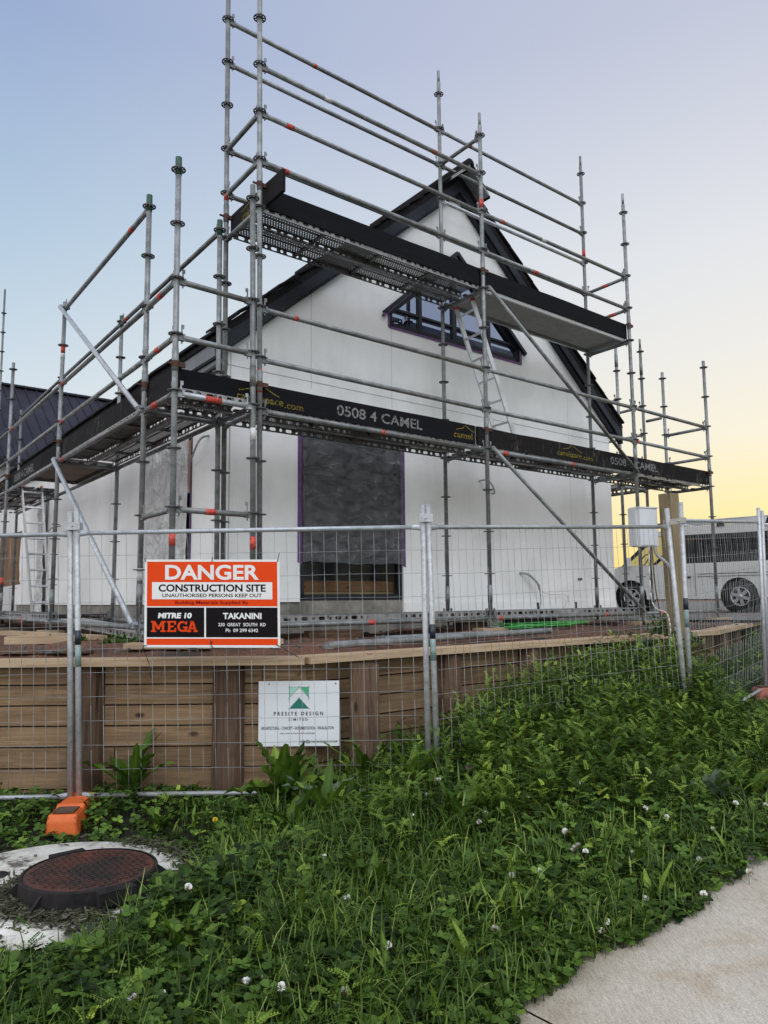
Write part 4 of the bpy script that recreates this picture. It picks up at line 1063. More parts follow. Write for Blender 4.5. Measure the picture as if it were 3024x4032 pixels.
# ------------------------------------------------------------------ fence
def fence_panel(label, LT, LB, RT, RB, nv, hs, sticker=True, bow=0.0):
    LT, LB, RT, RB = map(Vector, (LT, LB, RT, RB))
    t = thing('temporary_fence', label, 'fence panel', (LB + RB)/2, 'temporary fence panels')
    hz = (LT - LB).length
    P = lambda u, w: (LB.lerp(LT, w)).lerp(RB.lerp(RT, w), u)
    nrm = (RB - LB).cross(LT - LB).normalized()
    for a, b in ((LB, LT), (RB, RT)):
        m = MB(); m.tube(a, b, .0205, 12)
        po = m.build('post', FENCE, t)
        if sticker and a is LB or (sticker == 2 and a is RB):
            w0 = .53 if a is LB else .5
            m = MB(); m.tube(a.lerp(b, w0), a.lerp(b, w0 + .05), .0215, 12); m.build('label_band', LBLD, po)
            m = MB(); m.tube(a.lerp(b, w0 - .075), a.lerp(b, w0 - .004), .0213, 12); m.build('label_band', LBLT, po)
    wt, wb = 1 - .16/hz, .045/hz
    for w, nm in ((wt, 'top_rail'), (wb, 'bottom_rail')):
        m = MB(); a, b = P(.0, w), P(1, w); d = (b-a).normalized(); L = (b-a).length
        m.tube(a + d*.075, b - d*.075, .0165, 10)
        s = (LT-LB).normalized()
        for e, q in ((a, 1), (b, -1)):   # flattened, flared ends
            A = e + d*q*.018; B = e + d*q*.085
            ra = [A + s*.026*math.sin(x) + nrm*.005*math.cos(x) for x in [2*math.pi*i/10 for i in range(10)]]
            rb = [B + s*.0165*math.sin(x) + nrm*.0165*math.cos(x) for x in [2*math.pi*i/10 for i in range(10)]]
            for i in range(10):
                j = (i+1) % 10; m.face((ra[i], ra[j], rb[j], rb[i]), 0, True)
        m.build(nm, GALVB, t)
    m = MB()
    rr = .0017
    W_ = (RB - LB).length
    for i in range(1, nv):
        u = i/nv; pts = []
        for q in range(7):
            w = wb + (wt - wb)*q/6; wig = .004*math.sin(i*2.3 + q*1.7) + bow*math.sin(math.pi*q/6)*math.sin(math.pi*u)
            pts.append(P(u, w) + nrm*wig*.6 + (RB-LB).normalized()*wig*.4)
        m.poly(pts, rr, 4)
    nh = int(round((wt - wb)*hz/hs))
    for i in range(1, nh):
        w = wt - i*hs/hz
        if w < wb + .02: break
        pts = [P(q/8, w) + nrm*(.0034 + bow*math.sin(math.pi*q/8)*math.sin(math.pi*i/nh)*.6) + Z*.003*math.sin(q*1.9 + i) for q in range(9)]
        pts[0] = P(0, w); pts[-1] = P(1, w); m.poly(pts, rr, 4)
    m.build('wire_mesh', WIRE, t)
    return t
fence_panel('wire mesh fence panel at the left edge of the picture', (-4.64, 5.5, 2.11), (-4.56, 5.5, .10), (-2.235, 5.455, 2.145), (-2.161, 5.455, .14), 28, .163, sticker=False)
f1 = fence_panel('wire mesh fence panel carrying the orange danger sign', (-2.19, 5.455, 2.15), (-2.10, 5.455, .145), (.274, 5.42, 2.167), (.289, 5.42, .17), 28, .163, sticker=True)
fence_panel('finer mesh fence panel right of the middle posts, weeds growing through', (.31, 5.42, 2.167), (.352, 5.42, .17), (2.436, 6.6, 2.26), (2.53, 6.6, .26), 39, .166, sticker=True)
fence_panel('fence panel turned away beside the wooden post, mesh bowed', (2.616, 6.75, 2.33), (2.614, 6.75, .33), (4.203, 8.6, 2.487), (4.158, 8.6, .47), 36, .166, sticker=True, bow=.05)
fence_panel('fence panel cut off by the right edge of the picture', (4.27, 8.66, 2.46), (4.22, 8.66, .47), (6.55, 9.2, 2.55), (6.5, 9.2, .55), 36, .166, sticker=False)
# the right post of the left panel carries a sticker too
def clamp(label, a, b, w=.055):
    a, b = Vector(a), Vector(b); d = (b - a).normalized(); n_ = d.cross(Z).normalized(); c = (a+b)/2; L = (b-a).length
    m = MB()
    for s in (1, -1): m.box(c + n_*.026*s, L + .06, .006, w, 0, d, n_, Z)
    m.tube(c - n_*.045, c + n_*.045, .007, 8); m.box(c - n_*.04, .03, .016, .026, 0, d, n_, Z)
    tag(m.build('tube_clamp', FENCE), label, 'clamp', 'clamps joining the fence panels')
clamp('steel clamp joining the two left fence posts above the rail', (-2.232, 5.455, 2.04), (-2.183, 5.455, 2.04))
clamp('steel clamp joining the two middle fence posts', (.276, 5.42, 2.07), (.313, 5.42, 2.07))
clamp('long steel clamp bridging the fence posts beside the wooden post', (2.445, 6.6, 2.14), (2.616, 6.75, 2.17), .045)
def fence_foot(label, c, yaw, mats, L=.56, Wd=.22, H=.15):
    c = Vector(c); ax = Vector((math.cos(yaw), math.sin(yaw), 0)); ay = Vector((-ax.y, ax.x, 0))
    bm = bmesh.new()
    # tapered block with raised shoulder and sunk handle
    prof = [(-.5, .0, 1), (-.5, .55, .92), (-.47, .8, .86), (-.22, .86, .82), (-.20, 1.0, .80), (.36, 1.0, .80), (.40, .86, .84), (.5, .60, .90), (.5, 0, 1)]
    rows = []
    for x, h, w in prof:
        rows.append([bm.verts.new(c + ax*(x*L) + ay*(s*Wd/2*w*(.94 if abs(x) > .46 else 1)) + Z*(h*H)) for s in (-1, -.8, .8, 1)])
    for i in range(len(rows)-1):
        for j in range(3): bm.faces.new((rows[i][j], rows[i+1][j], rows[i+1][j+1], rows[i][j+1]))
    for j, s in ((0, 1), (3, -1)):
        ring = [r[j] for r in rows]; bm.faces.new(ring[::-1] if s > 0 else ring)
    bmesh.ops.recalc_face_normals(bm, faces=bm.faces)
    bmesh.ops.bevel(bm, geom=bm.edges[:], offset=.013, segments=3, affect='EDGES', profile=.5)
    me = bpy.data.meshes.new('body'); bm.to_mesh(me); bm.free(); me.materials.append(mats[0])
    t = thing('stabiliser_block', label, 'fence foot', c, 'fence feet')
    b = bpy.data.objects.new('body', me); COL.objects.link(b); WL[b.name] = Vector((0, 0, 0)); b.parent = t; b.location = -c
    m = MB()
    for dx in (.17, .285):
        m.lathe(c + ax*(dx*L) + Z*(H - .004), [(.034, 0), (.034, .008), (.024, .009), (.024, .002)], 14, 0, Z, True)
    m.build('socket', mats[0], t)
    m = MB(); pts = [c + ax*(-.30*L) + ay*(.35*Wd*s) for s in (-1, 1)]
    m.obox(c - ax*.45*L - ay*.30*Wd + Z*(.838*H), ax*.22*L, ay*.60*Wd, Z*.012); m.build('caked_dirt', DIRT, t)
    return t
fence_foot('orange plastic fence foot with caked dirt under the left fence posts', (-2.09, 5.37, .035), R(94), [ORANGE])
fence_foot('faded red fence foot under the right hand fence posts', (4.35, 8.45, .40), R(-12), [PINKF, PINKF], .75)

# ------------------------------------------------------------------ signs
def danger_sign():
    A = Vector((-1.684, 5.425, 1.797)); B = Vector((-.736, 5.412, 1.787)); D = Vector((-1.674, 5.425, 1.187)); 
    ex = (B - A).normalized(); w = (B-A).length; ey = (A - D).normalized(); h = (A-D).length; nf = ex.cross(ey).normalized()
    if nf.y > 0: nf = -nf
    t = thing('danger_sign', 'orange and white danger construction site sign tied to the fence', 'sign', D + ex*w/2)
    P = lambda x, y, o=0: D + ex*(x*w) + ey*(y*h) + nf*o
    m = MB(); m.obox(P(0, 0), ex*w, ey*h, nf*.004); m.build('board', SIGNW, t)
    def rect(m, x0, y0, x1, y1, o): m.face((P(x0, y0, o), P(x1, y0, o), P(x1, y1, o), P(x0, y1, o)))
    m = MB(); rect(m, .018, .466, .982, .975, .0046); rect(m, .018, .028, .982, .100, .0046); m.build('orange_field', SIGNO, t)
    m = MB(); rect(m, .055, .545, .945, .740, .0052); m.build('white_field', SIGNW, t)
    m = MB(); rect(m, .018, .115, .442, .452, .0046); rect(m, .455, .115, .982, .452, .0046); m.build('black_field', SIGNK, t)
    def tx_(body, x0, x1, y0, y1, mat, bold, o=.0058, sh=0, name='lettering'):
        m = MB(); m.text(body, P(x0, y0, o), ex, ey, (x1-x0)*w, (y1-y0)*h, 0, bold, sh); m.build(name, mat, t)
    tx_('DANGER', .152, .848, .766, .940, SIGNW, .03)
    tx_('CONSTRUCTION SITE', .104, .896, .630, .716, SIGNK, .03)
    tx_('UNAUTHORISED PERSONS KEEP OUT', .132, .868, .568, .610, SIGNK, .018)
    tx_('Building Materials Supplied By', .228, .768, .478, .530, SIGNR, .012)
    tx_('MITRE 10', .100, .350, .328, .392, SIGNW, .05, sh=.12)
    tx_('TAKANINI', .580, .864, .322, .392, SIGNW, .035)
    tx_('230  GREAT  SOUTH  RD', .546, .894, .240, .278, SIGNW, .015)
    tx_('Ph  09 299 6342', .600, .838, .174, .214, SIGNW, .015)
    # slab-serif MEGA in strokes
    m = MB(); H0, H1 = .175, .298
    def st(pts, x0, x1):
        m.face([P(x0 + (x1-x0)*x, H0 + (H1-H0)*y, .0058) for x, y in pts])
    M_ = (.050, .158); E_ = (.168, .236); G_ = (.244, .320); A_ = (.314, .395)
    for q in ([(.10, .14), (.26, .14), (.26, .86), (.10, .86)], [(0, 0), (.36, 0), (.36, .14), (0, .14)], [(0, .86), (.30, .86), (.30, 1), (0, 1)], [(.74, .14), (.90, .14), (.90, .86), (.74, .86)], [(.64, 0), (1, 0), (1, .14), (.64, .14)], [(.70, .86), (1, .86), (1, 1), (.70, 1)], [(.30, 1), (.20, .86), (.43, .22), (.57, .22), (.50, .46)], [(.70, 1), (.50, .46), (.57, .22), (.80, .86)]): st(q, *M_)
    for q in ([(.12, .15), (.36, .15), (.36, .85), (.12, .85)], [(0, 0), (1, 0), (1, .15), (0, .15)], [(0, .85), (.98, .85), (.98, 1), (0, 1)], [(.36, .42), (.72, .42), (.72, .58), (.36, .58)], [(.80, .15), (1, .15), (1, .36), (.84, .36)], [(.80, .66), (.98, .66), (.98, .85), (.80, .85)]): st(q, *E_)
    ring = []
    for i in range(13):
        a = R(60 + i*(255/12)); ring.append((a))
    for i in range(12):
        a, b = ring[i], ring[i+1]; st([(.5+.5*math.cos(a), .5+.5*math.sin(a)), (.5+.5*math.cos(b), .5+.5*math.sin(b)), (.5+.28*math.cos(b), .5+.33*math.sin(b)), (.5+.28*math.cos(a), .5+.33*math.sin(a))], *G_)
    for q in ([(.72, .02), (.96, .02), (.96, .36), (.72, .36)], [(.55, .36), (1.0, .36), (1.0, .5), (.55, .5)], [(.74, .70), (.94, .70), (.94, 1.0), (.74, .88)]): st(q, *G_)
    for q in ([(.12, .14), (.30, .14), (.56, .86), (.56, 1.0), (.40, 1.0)], [(.88, .14), (.70, .14), (.46, .86), (.46, 1.0), (.62, 1.0)], [(.27, .26), (.73, .26), (.68, .40), (.32, .40)], [(0, 0), (.40, 0), (.40, .14), (0, .14)], [(.60, 0), (1, 0), (1, .14), (.60, .14)], [(.30, .88), (.6, .88), (.6, 1), (.30, 1)]): st(q, *A_)
    m.build('lettering', SIGNO, t)
    m = MB()
    for (x, y, dx, dz) in ((.01, .97, -.012, .03), (.5, .975, .0, .035), (.985, .975, .012, .06)):
        m = MB(); m.poly([P(x, y, .008), P(x, y, .012) + Vector((dx, .01, dz))], .003, 6); m.build('cable_tie', BLACK, t)
    for (x, y, pts) in ((.02, .02, [(-.02, .0), (-.03, -.03), (-.01, -.05), (.02, -.12), (.035, -.22)]), (.5, .05, [(-.01, .02), (-.005, -.02), (.01, -.03)]), (.97, .035, [(.03, -.015), (.08, -.045), (.16, -.09)])):
        m = MB(); m.poly([P(x, y, .008)] + [P(x, y, .010) + Vector((a, .0, b)) for a, b in pts], .0028, 6); m.build('cable_tie', BLACK, t)
danger_sign()
def board_sign():
    y = 5.728; x0, x1, z0, z1 = -.925, -.338, .455, .918
    D = Vector((x0, y, z0)); ex, ey = X, Z; w, h = x1-x0, z1-z0; nf = -Y
    t = thing('design_sign', 'small white sign with green triangles screwed to the retaining wall', 'sign', D + ex*w/2)
    P = lambda a, b, o=0: D + ex*(a*w) + ey*(b*h) + nf*o
    m = MB(); m.obox(P(0, 0), ex*w, ey*h, nf*.004); m.build('board', SIGN2, t)
    def tri(pts, mat): 
        m = MB(); m.face([P(a, b, .0048) for a, b in pts]); m.build('emblem', mat, t)
    tri([(.385, .575), (.62, .575), (.502, .74)], TEAL); tri([(.385, .905), (.502, .905), (.385, .745)], GRNL); tri([(.62, .905), (.515, .905), (.62, .745)], GRNM)
    m = MB()
    def ln(a, b, th=.0022):
        A, B = P(*a, .0052), P(*b, .0052); d = (B-A).normalized(); n_ = d.cross(nf)*th/2; m.face((A - n_, B - n_, B + n_, A + n_))
    for a, b in (((.365, .905), (.645, .905)), ((.385, .93), (.385, .70)), ((.62, .93), (.62, .70)), ((.365, .715), (.515, .92)), ((.488, .92), (.635, .72)), ((.37, .56), (.515, .755)), ((.49, .755), (.635, .56)), ((.37, .575), (.632, .575))): ln(a, b)
    m.build('emblem_line', TEAL, t)
    m = MB()
    for body, a, b, c, d, bo in (('P R E S I T E   D E S I G N', .19, .80, .468, .527, .02), ('L I M I T E D', .375, .61, .388, .424, .02), ('ARCHITECTURAL - CONCEPT - DOCUMENTATION - VISUALISATION', .035, .93, .252, .300, .012), ('https://www.facebook.com/PresiteDesign/', .27, .70, .178, .212, .0), ('info@presitedesign.co.nz', .52, .955, .040, .098, .012)):
        m = MB(); m.text(body, P(a, c, .0052), ex, ey, (b-a)*w, (d-c)*h, 0, bo); m.build('lettering', SIGNK, t)
    for a, b in ((.13, .955), (.955, .955), (.965, .07)): m = MB(); m.lathe(P(a, b, .004), [(.006, 0), (.006, .003)], 8, 0, nf, False, False, True); m.build('screw', GALV, t)
board_sign()

# ------------------------------------------------------------------ wooden post and meter box
m = MB()
px = Vector((.82, .57, 0)).normalized(); py = Vector((-px.y, px.x, 0))
c0, c1 = Vector((3.035, 8.02, .2)), Vector((2.985, 8.02, 2.575)); hs = .072
pt = thing('timber_post', 'square timber power post leaning slightly behind the fence', 'post', (3.05, 8.02, .3))
for (a, b) in ((c0, c1),):
    A = [a + px*hs*s + py*hs*q for s, q in ((-1, -1), (1, -1), (1, 1), (-1, 1))]; B = [b + px*hs*s + py*hs*q for s, q in ((-1, -1), (1, -1), (1, 1), (-1, 1))]; L = (b-a).length
    for i in range(4):
        j = (i+1) % 4; m.face((A[i], A[j], B[j], B[i]), 0, False, [(0, .2*i), (0, .2*i + .13), (L, .2*i + .13), (L, .2*i)])
    m.face(B)
m.build('shaft', PINEG, pt)
mbx = thing('meter_box', 'pale grey electric meter box fixed to the timber post', 'meter box', (2.72, 7.98, 2.0))
m = MB(); bx = Vector((.93, .36, 0)).normalized(); by = Vector((-bx.y, bx.x, 0))
m.obox(Vector((2.625, 7.90, 2.02)), bx*.235, by*.13, Z*.40); m.obox(Vector((2.625, 7.90, 2.42)) - bx*.01 - by*.015, bx*.255, by*.15, Z*.012); m.build('cabinet', METER, mbx)
m = MB(); m.obox(Vector((2.60, 7.925, 2.03)), bx*.022, by*.12, Z*.395); m.obox(Vector((2.632, 7.895, 2.035)), bx*.205, by*.006, Z*.375); m.build('door', METER, mbx)
cable('conduit', [(2.80, 7.97, 2.03), (2.81, 7.96, 1.94), (2.90, 7.92, 1.84), (2.945, 7.90, 1.7), (2.95, 7.90, 1.2), (2.97, 7.90, .9)], .017, CABLE, mbx)
cable('cable', [(2.76, 7.95, 2.03), (2.77, 7.93, 1.6), (2.81, 7.92, 1.3), (2.84, 7.9, 1.1)], .006, DIRT, mbx)
cable('cable', [(2.73, 7.95, 2.03), (2.72, 7.9, 1.45), (2.86, 7.88, 1.33), (2.88, 7.87, 1.1), (2.86, 7.87, 1.02)], .007, CABLEW, mbx)

# ------------------------------------------------------------------ van
def van():
    rw_, fw_ = Vector((7.77, 17.0, 0)), Vector((5.96, 18.8, 0)); d = (fw_ - rw_).normalized(); WBs = (fw_ - rw_).length
    n_ = Vector((d.y, -d.x, 0)); n_ = n_ if n_.y < 0 else -n_      # towards the viewer
    zg = 1.15; t = thing('van', 'white van with dark side windows and roof rack parked right of the house', 'van', (rw_ + fw_)/2 - n_*.8 + Z*zg)
    S = lambda s, z, o=0: rw_ + d*s + Z*(zg + z) + n_*o
    Wd = 1.66
    arch = lambda c: [(c + .41*math.cos(a), .36 + .41*math.sin(a)) for a in [R(180 - 180*i/10) for i in range(11)]]
    body = [(-1.12, .34)] + [( -.41, .34)] + arch(0) + [(.41, .30), (WBs-.41, .30)] + arch(WBs) + [(WBs+.41, .30), (WBs + .86, .30), (WBs + .92, .45), (WBs + .90, .78), (WBs + .70, .96), (WBs + .22, 1.11), (-1.16, 1.12), (-1.17, .5)]
    m = MB(); m.prism(body, lambda s, z: S(s, z), -n_*Wd); m.build('body', CARW, t)
    # cabin: pillars, roof, glass
    m = MB(); inn = n_*-.06
    roof_ = [(-1.14, 1.74), (-1.10, 1.90), (-.9, 1.965), (WBs - 1.1, 1.965), (WBs - .72, 1.90), (WBs - .62, 1.80), (-1.0, 1.74)]
    m.prism(roof_, lambda s, z: S(s, z, -.09), -n_*(Wd - .18)); m.build('roof', CARW, t)
    m = MB()
    for s0, s1, dk_ in ((-1.15, -1.02, 0),):
        for o in (-.05, -Wd + .11): m.prism([(s0, 1.12), (s1, 1.12), (s1, 1.76), (s0, 1.76)], lambda s, z: S(s, z, o), -n_*.06)
    m.build('rear_pillar', CARW, t)
    m = MB()
    for o in (-.06, -Wd + .12):
        for s0, s1 in ((.15, .22), (1.34, 1.62)): m.prism([(s0, 1.12), (s1, 1.12), (s1, 1.75), (s0, 1.75)], lambda s, z: S(s, z, o), -n_*.05)
        m.prism([(WBs + .16, 1.10), (WBs + .25, 1.10), (WBs - .62, 1.84), (WBs - .72, 1.80)], lambda s, z: S(s, z, o), -n_*.05)
    m.build('pillar', CARD, t)
    m = MB()
    m.face((S(-1.02, 1.10, -.055), S(1.44, 1.10, -.055), S(1.44, 1.76, -.075), S(-1.02, 1.76, -.075))); m.face((S(-1.02, 1.10, -Wd+.055), S(1.44, 1.10, -Wd+.055), S(1.44, 1.76, -Wd+.075), S(-1.02, 1.76, -Wd+.075)))
    m.build('side_window', CGLASS, t)
    m = MB()
    for o in (-.055, -Wd + .055): m.face((S(1.5, 1.10, o), S(WBs + .18, 1.10, o), S(WBs - .68, 1.78, o - .02), S(1.5, 1.76, o - .02)))
    m.build('door_window', CGLASSC, t)
    m = MB(); m.face((S(WBs + .22, 1.10, -.06), S(WBs + .22, 1.10, -Wd + .06), S(WBs - .66, 1.83, -Wd + .1), S(WBs - .66, 1.83, -.1))); m.build('windscreen', CGLASSC, t)
    m = MB(); m.obox(S(-1.0, 1.02, -.12), d*2.4, -n_*(Wd - .24), Z*.3); m.obox(S(1.35, 1.1, -.2), d*.14, -n_*(Wd-.4), Z*.55); m.obox(S(.5, 1.1, -.3), d*.1, -n_*(Wd-.6), Z*.5); m.build('seats', CARD, t)
    m = MB(); m.lathe(S(WBs - .18, 1.24, -.45), [(.17, 0), (.19, .015), (.17, .03)], 16, 0, (d*.8 + Z*.5), True); m.build('steering_wheel', CARD, t)
    m = MB(); m.box(S(WBs - .02, 1.20, .12), .10, .16, .2, 0, d, n_); m.build('mirror', CARW, t)
    # trims
    m = MB()
    for s0, s1, z in ((-1.1, .9, .86), (-1.1, .9, .80)): m.obox(S(s0, z, .002), d*(s1-s0), n_*.004, Z*.012)
    for s in (.95, 1.5): m.obox(S(s, .36, .002), d*.008, n_*.003, Z*.75)
    m.obox(S(1.50, .78, .003), d*.13, n_*.02, Z*.045); m.obox(S(1.05, .78, .003), d*.13, n_*.02, Z*.045); m.obox(S(.4, .28, -.02), d*(WBs-.8), n_*.015, Z*.05)
    m.build('trim', CARD, t)
    for s in (0, WBs):
        m = MB(); m.lathe(S(s, .35, -.22), [(.20, .17), (.335, .18), (.355, .15), (.355, .02)], 28, 0, n_, True, False, False); tyre = m.build('wheel', TYRE, t)
        m = MB(); m.lathe(S(s, .35, -.20), [(.215, .145), (.205, .165), (.185, .13), (.18, .06)], 28, 0, n_, True)
        a_ = d; 
        for i in range(6):
            an = 2*math.pi*i/6 + .3; r_ = d*math.cos(an) + Z*math.sin(an); q_ = n_.cross(r_)
            m.obox(S(s, .35, -.07) + r_*.03 - q_*.035, r_*.165, q_*.07, n_*.02)
        m.lathe(S(s, .35, -.06), [(.055, .02), (.05, .03), (.0, .03)], 12, 0, n_, True); m.build('rim', RIM, tyre)
        m = MB(); m.lathe(S(s, .35, -.26), [(.0, .0), (.36, .0)], 24, 0, n_, True); m.lathe(S(s, .36, -.5), [(.405, 0), (.405, .49)], 24, 0, n_, True); m.build('wheel_arch', TYRE, t)
    m = MB()
    for s in (-.7, .35, 1.35):
        m.tube(S(s, 2.06, -.08), S(s, 2.06, -Wd + .08), .018, 8)
    m.build('roof_bar', ALU, t)
    m = MB()
    for o in (-.35, -.6, -.85, -1.1, -1.35, -.2): m.tube(S(-1.3, 2.10, o), S(2.0, 2.10, o), .014, 6)
    m.build('rack_rail', ALU, t)
    for s in (-.7, .35, 1.35):
        m = MB(); m.prism([(s-.09, 1.93), (s+.09, 1.93), (s+.035, 2.06), (s-.035, 2.06)], lambda a, z: S(a, z, -.06), -n_*.07); m.build('rack_foot', CARD, t)
    m = MB(); m.box(S(WBs + .85, .72, -.2), .08, .28, .2, 0, d, n_); m.build('headlight', GLASSU, t)
van()

# ------------------------------------------------------------------ things lying on the site
def sole(label, c, d, L=.55, w=.22, h=.045, mat=PINEC, z=1.12):
    c = Vector((c[0], c[1], z)); d = Vector(d).normalized(); s = Vector((-d.y, d.x, 0))
    m = MB(); m.obox(c - d*L/2 - s*w/2, d*L, s*w, Z*h); return tag(m.build('sole_board', mat), label, 'board', 'boards under the scaffold feet')
for n, d, lab in (('L0', X, 'pale timber pad under the corner scaffold post behind the danger sign'), ('Q2', U, 'timber pad under the middle front scaffold post near the green hose'), ('R2', U, 'timber pad under the scaffold post left of the timber power post'), ('P2', V, 'timber pad under the front scaffold posts left of the lower window'), ('L2', V, 'timber pad under the left scaffold post by the ladder'), ('Q1', U, 'timber pad under the rear middle scaffold post close to the wall'), ('S2', U, 'timber pad under the last scaffold post in front of the van')):
    p = sp(n, 1.15); sole(lab, (p.x, p.y), d, .7 if n == 'L0' else .5)
def ltube(label, a, b, r=.0245, mat=GALV):
    m = MB(); a, b = Vector(a), Vector(b); d = (b-a).normalized(); m.tube(a, b, r, 12, 0, False); m.tube(b, a, r - .004, 12, 0, False)
    m.box(a + d*.02, .06, .05, .05, 0, d, d.cross(Z).normalized(), Z)
    tag(m.build('loose_tube', mat), label, 'steel tube', 'loose steel tubes on the soil')
ltube('long loose steel tube lying along the cap of the retaining wall', (-.45, 6.00, 1.155), (1.72, 8.12, 1.165), .03)
ltube('shorter loose steel tube lying behind the long one', (-.05, 6.75, 1.165), (1.05, 7.65, 1.165))
def hose():
    pts = []
    for i in range(64):
        a = i*.40; r = .52 + .13*math.sin(i*.33); pts.append(Vector((1.98, 9.62, 1.15 + .0008*i + .008*math.sin(i*1.3))) + U*math.cos(a)*r*1.2 + NG*math.sin(a)*r*.5)
    pts += [Vector((1.35, 9.3, 1.2)), Vector((1.30, 9.15, 1.2))]
    m = MB(); m.poly(pts, .011, 6); m.build('hose', HOSE, None)
    o = bpy.data.objects['hose']; tag(o, 'coiled bright green garden hose on the soil below the gable', 'hose')
hose()
m = MB(); A = Vector((1.6, 10.35, 1.2)); B = Vector((2.35, 10.75, 1.2)); L = (B-A).length; d_ = (B-A).normalized()
m.lathe(A, [(.06 + (.008 if i % 2 else 0), L*i/40) for i in range(41)], 12, 0, d_, True); tag(m.build('drain_pipe', DUCT), 'grey ribbed drain pipe lying behind the green hose', 'pipe')
def plankthing(name, label, a, b, w, h, mat, cat='timber'):
    a, b = Vector(a), Vector(b); d = (b-a).normalized(); s = d.cross(Z).normalized()
    m = MB(); m.obox(a - s*w/2, b-a, s*w, Z*h); return tag(m.build(name, mat), label, cat, 'timber offcuts on the soil')
plankthing('timber_offcut', 'long pale plank on the soil at left beneath the ladder', (-4.55, 9.3, 1.13), (-2.85, 7.75, 1.13), .19, .045, PINEC)
plankthing('timber_offcut', 'short pale timber block at far left behind the fence', (-3.55, 7.3, 1.12), (-2.95, 7.45, 1.12), .14, .07, PINEC)
plankthing('timber_offcut', 'thin reddish strip of timber on the soil near the left cap board', (-3.3, 6.3, 1.10), (-2.35, 6.25, 1.10), .1, .02, POLE)
plankthing('timber_offcut', 'brown timber block below the lower window', (-.75, 7.45, 1.13), (-.25, 7.75, 1.13), .12, .08, POLE)
plankthing('timber_offcut', 'dark timber packer under the scaffold ledger by the gable', (.85, 9.0, 1.13), (1.15, 9.25, 1.13), .18, .10, POLE)
m = MB()
for i in range(26):
    p = G(-.6, 10.4, 1.12) + Vector((random.gauss(0, .5), random.gauss(0, .5), 0)); s_ = random.uniform(.04, .14); m.box(p + Z*s_*.3, s_*random.uniform(.6, 2.2), s_, s_*.8, 0, Vector((math.cos(i), math.sin(i), 0)), Vector((-math.sin(i), math.cos(i), 0)))
tag(m.build('rubble_heap', BRICKD), 'dark heap of rubble and rags at far left behind the ladder', 'rubble', kind='stuff')
m = MB()
for i in range(900):
    u = random.uniform(-3, 8); v = random.uniform(-.9, 1.0) if random.random() < .7 else random.uniform(-1.4, 1.0); p = G(u, v, 1.125); s_ = random.uniform(.008, .03)
    an = random.uniform(0, 3)
    if p.y < 6.0 or (p - KINK).dot(NG) < .3: continue
    m.box(p, s_*random.uniform(.7, 1.6), s_, s_*.7, 0, Vector((math.cos(an), math.sin(an), 0)), Vector((-math.sin(an), math.cos(an), 0)))
tag(m.build('stone_litter', PEBBLE), 'small stones and crumbs scattered under the scaffolding', 'stones', kind='stuff')

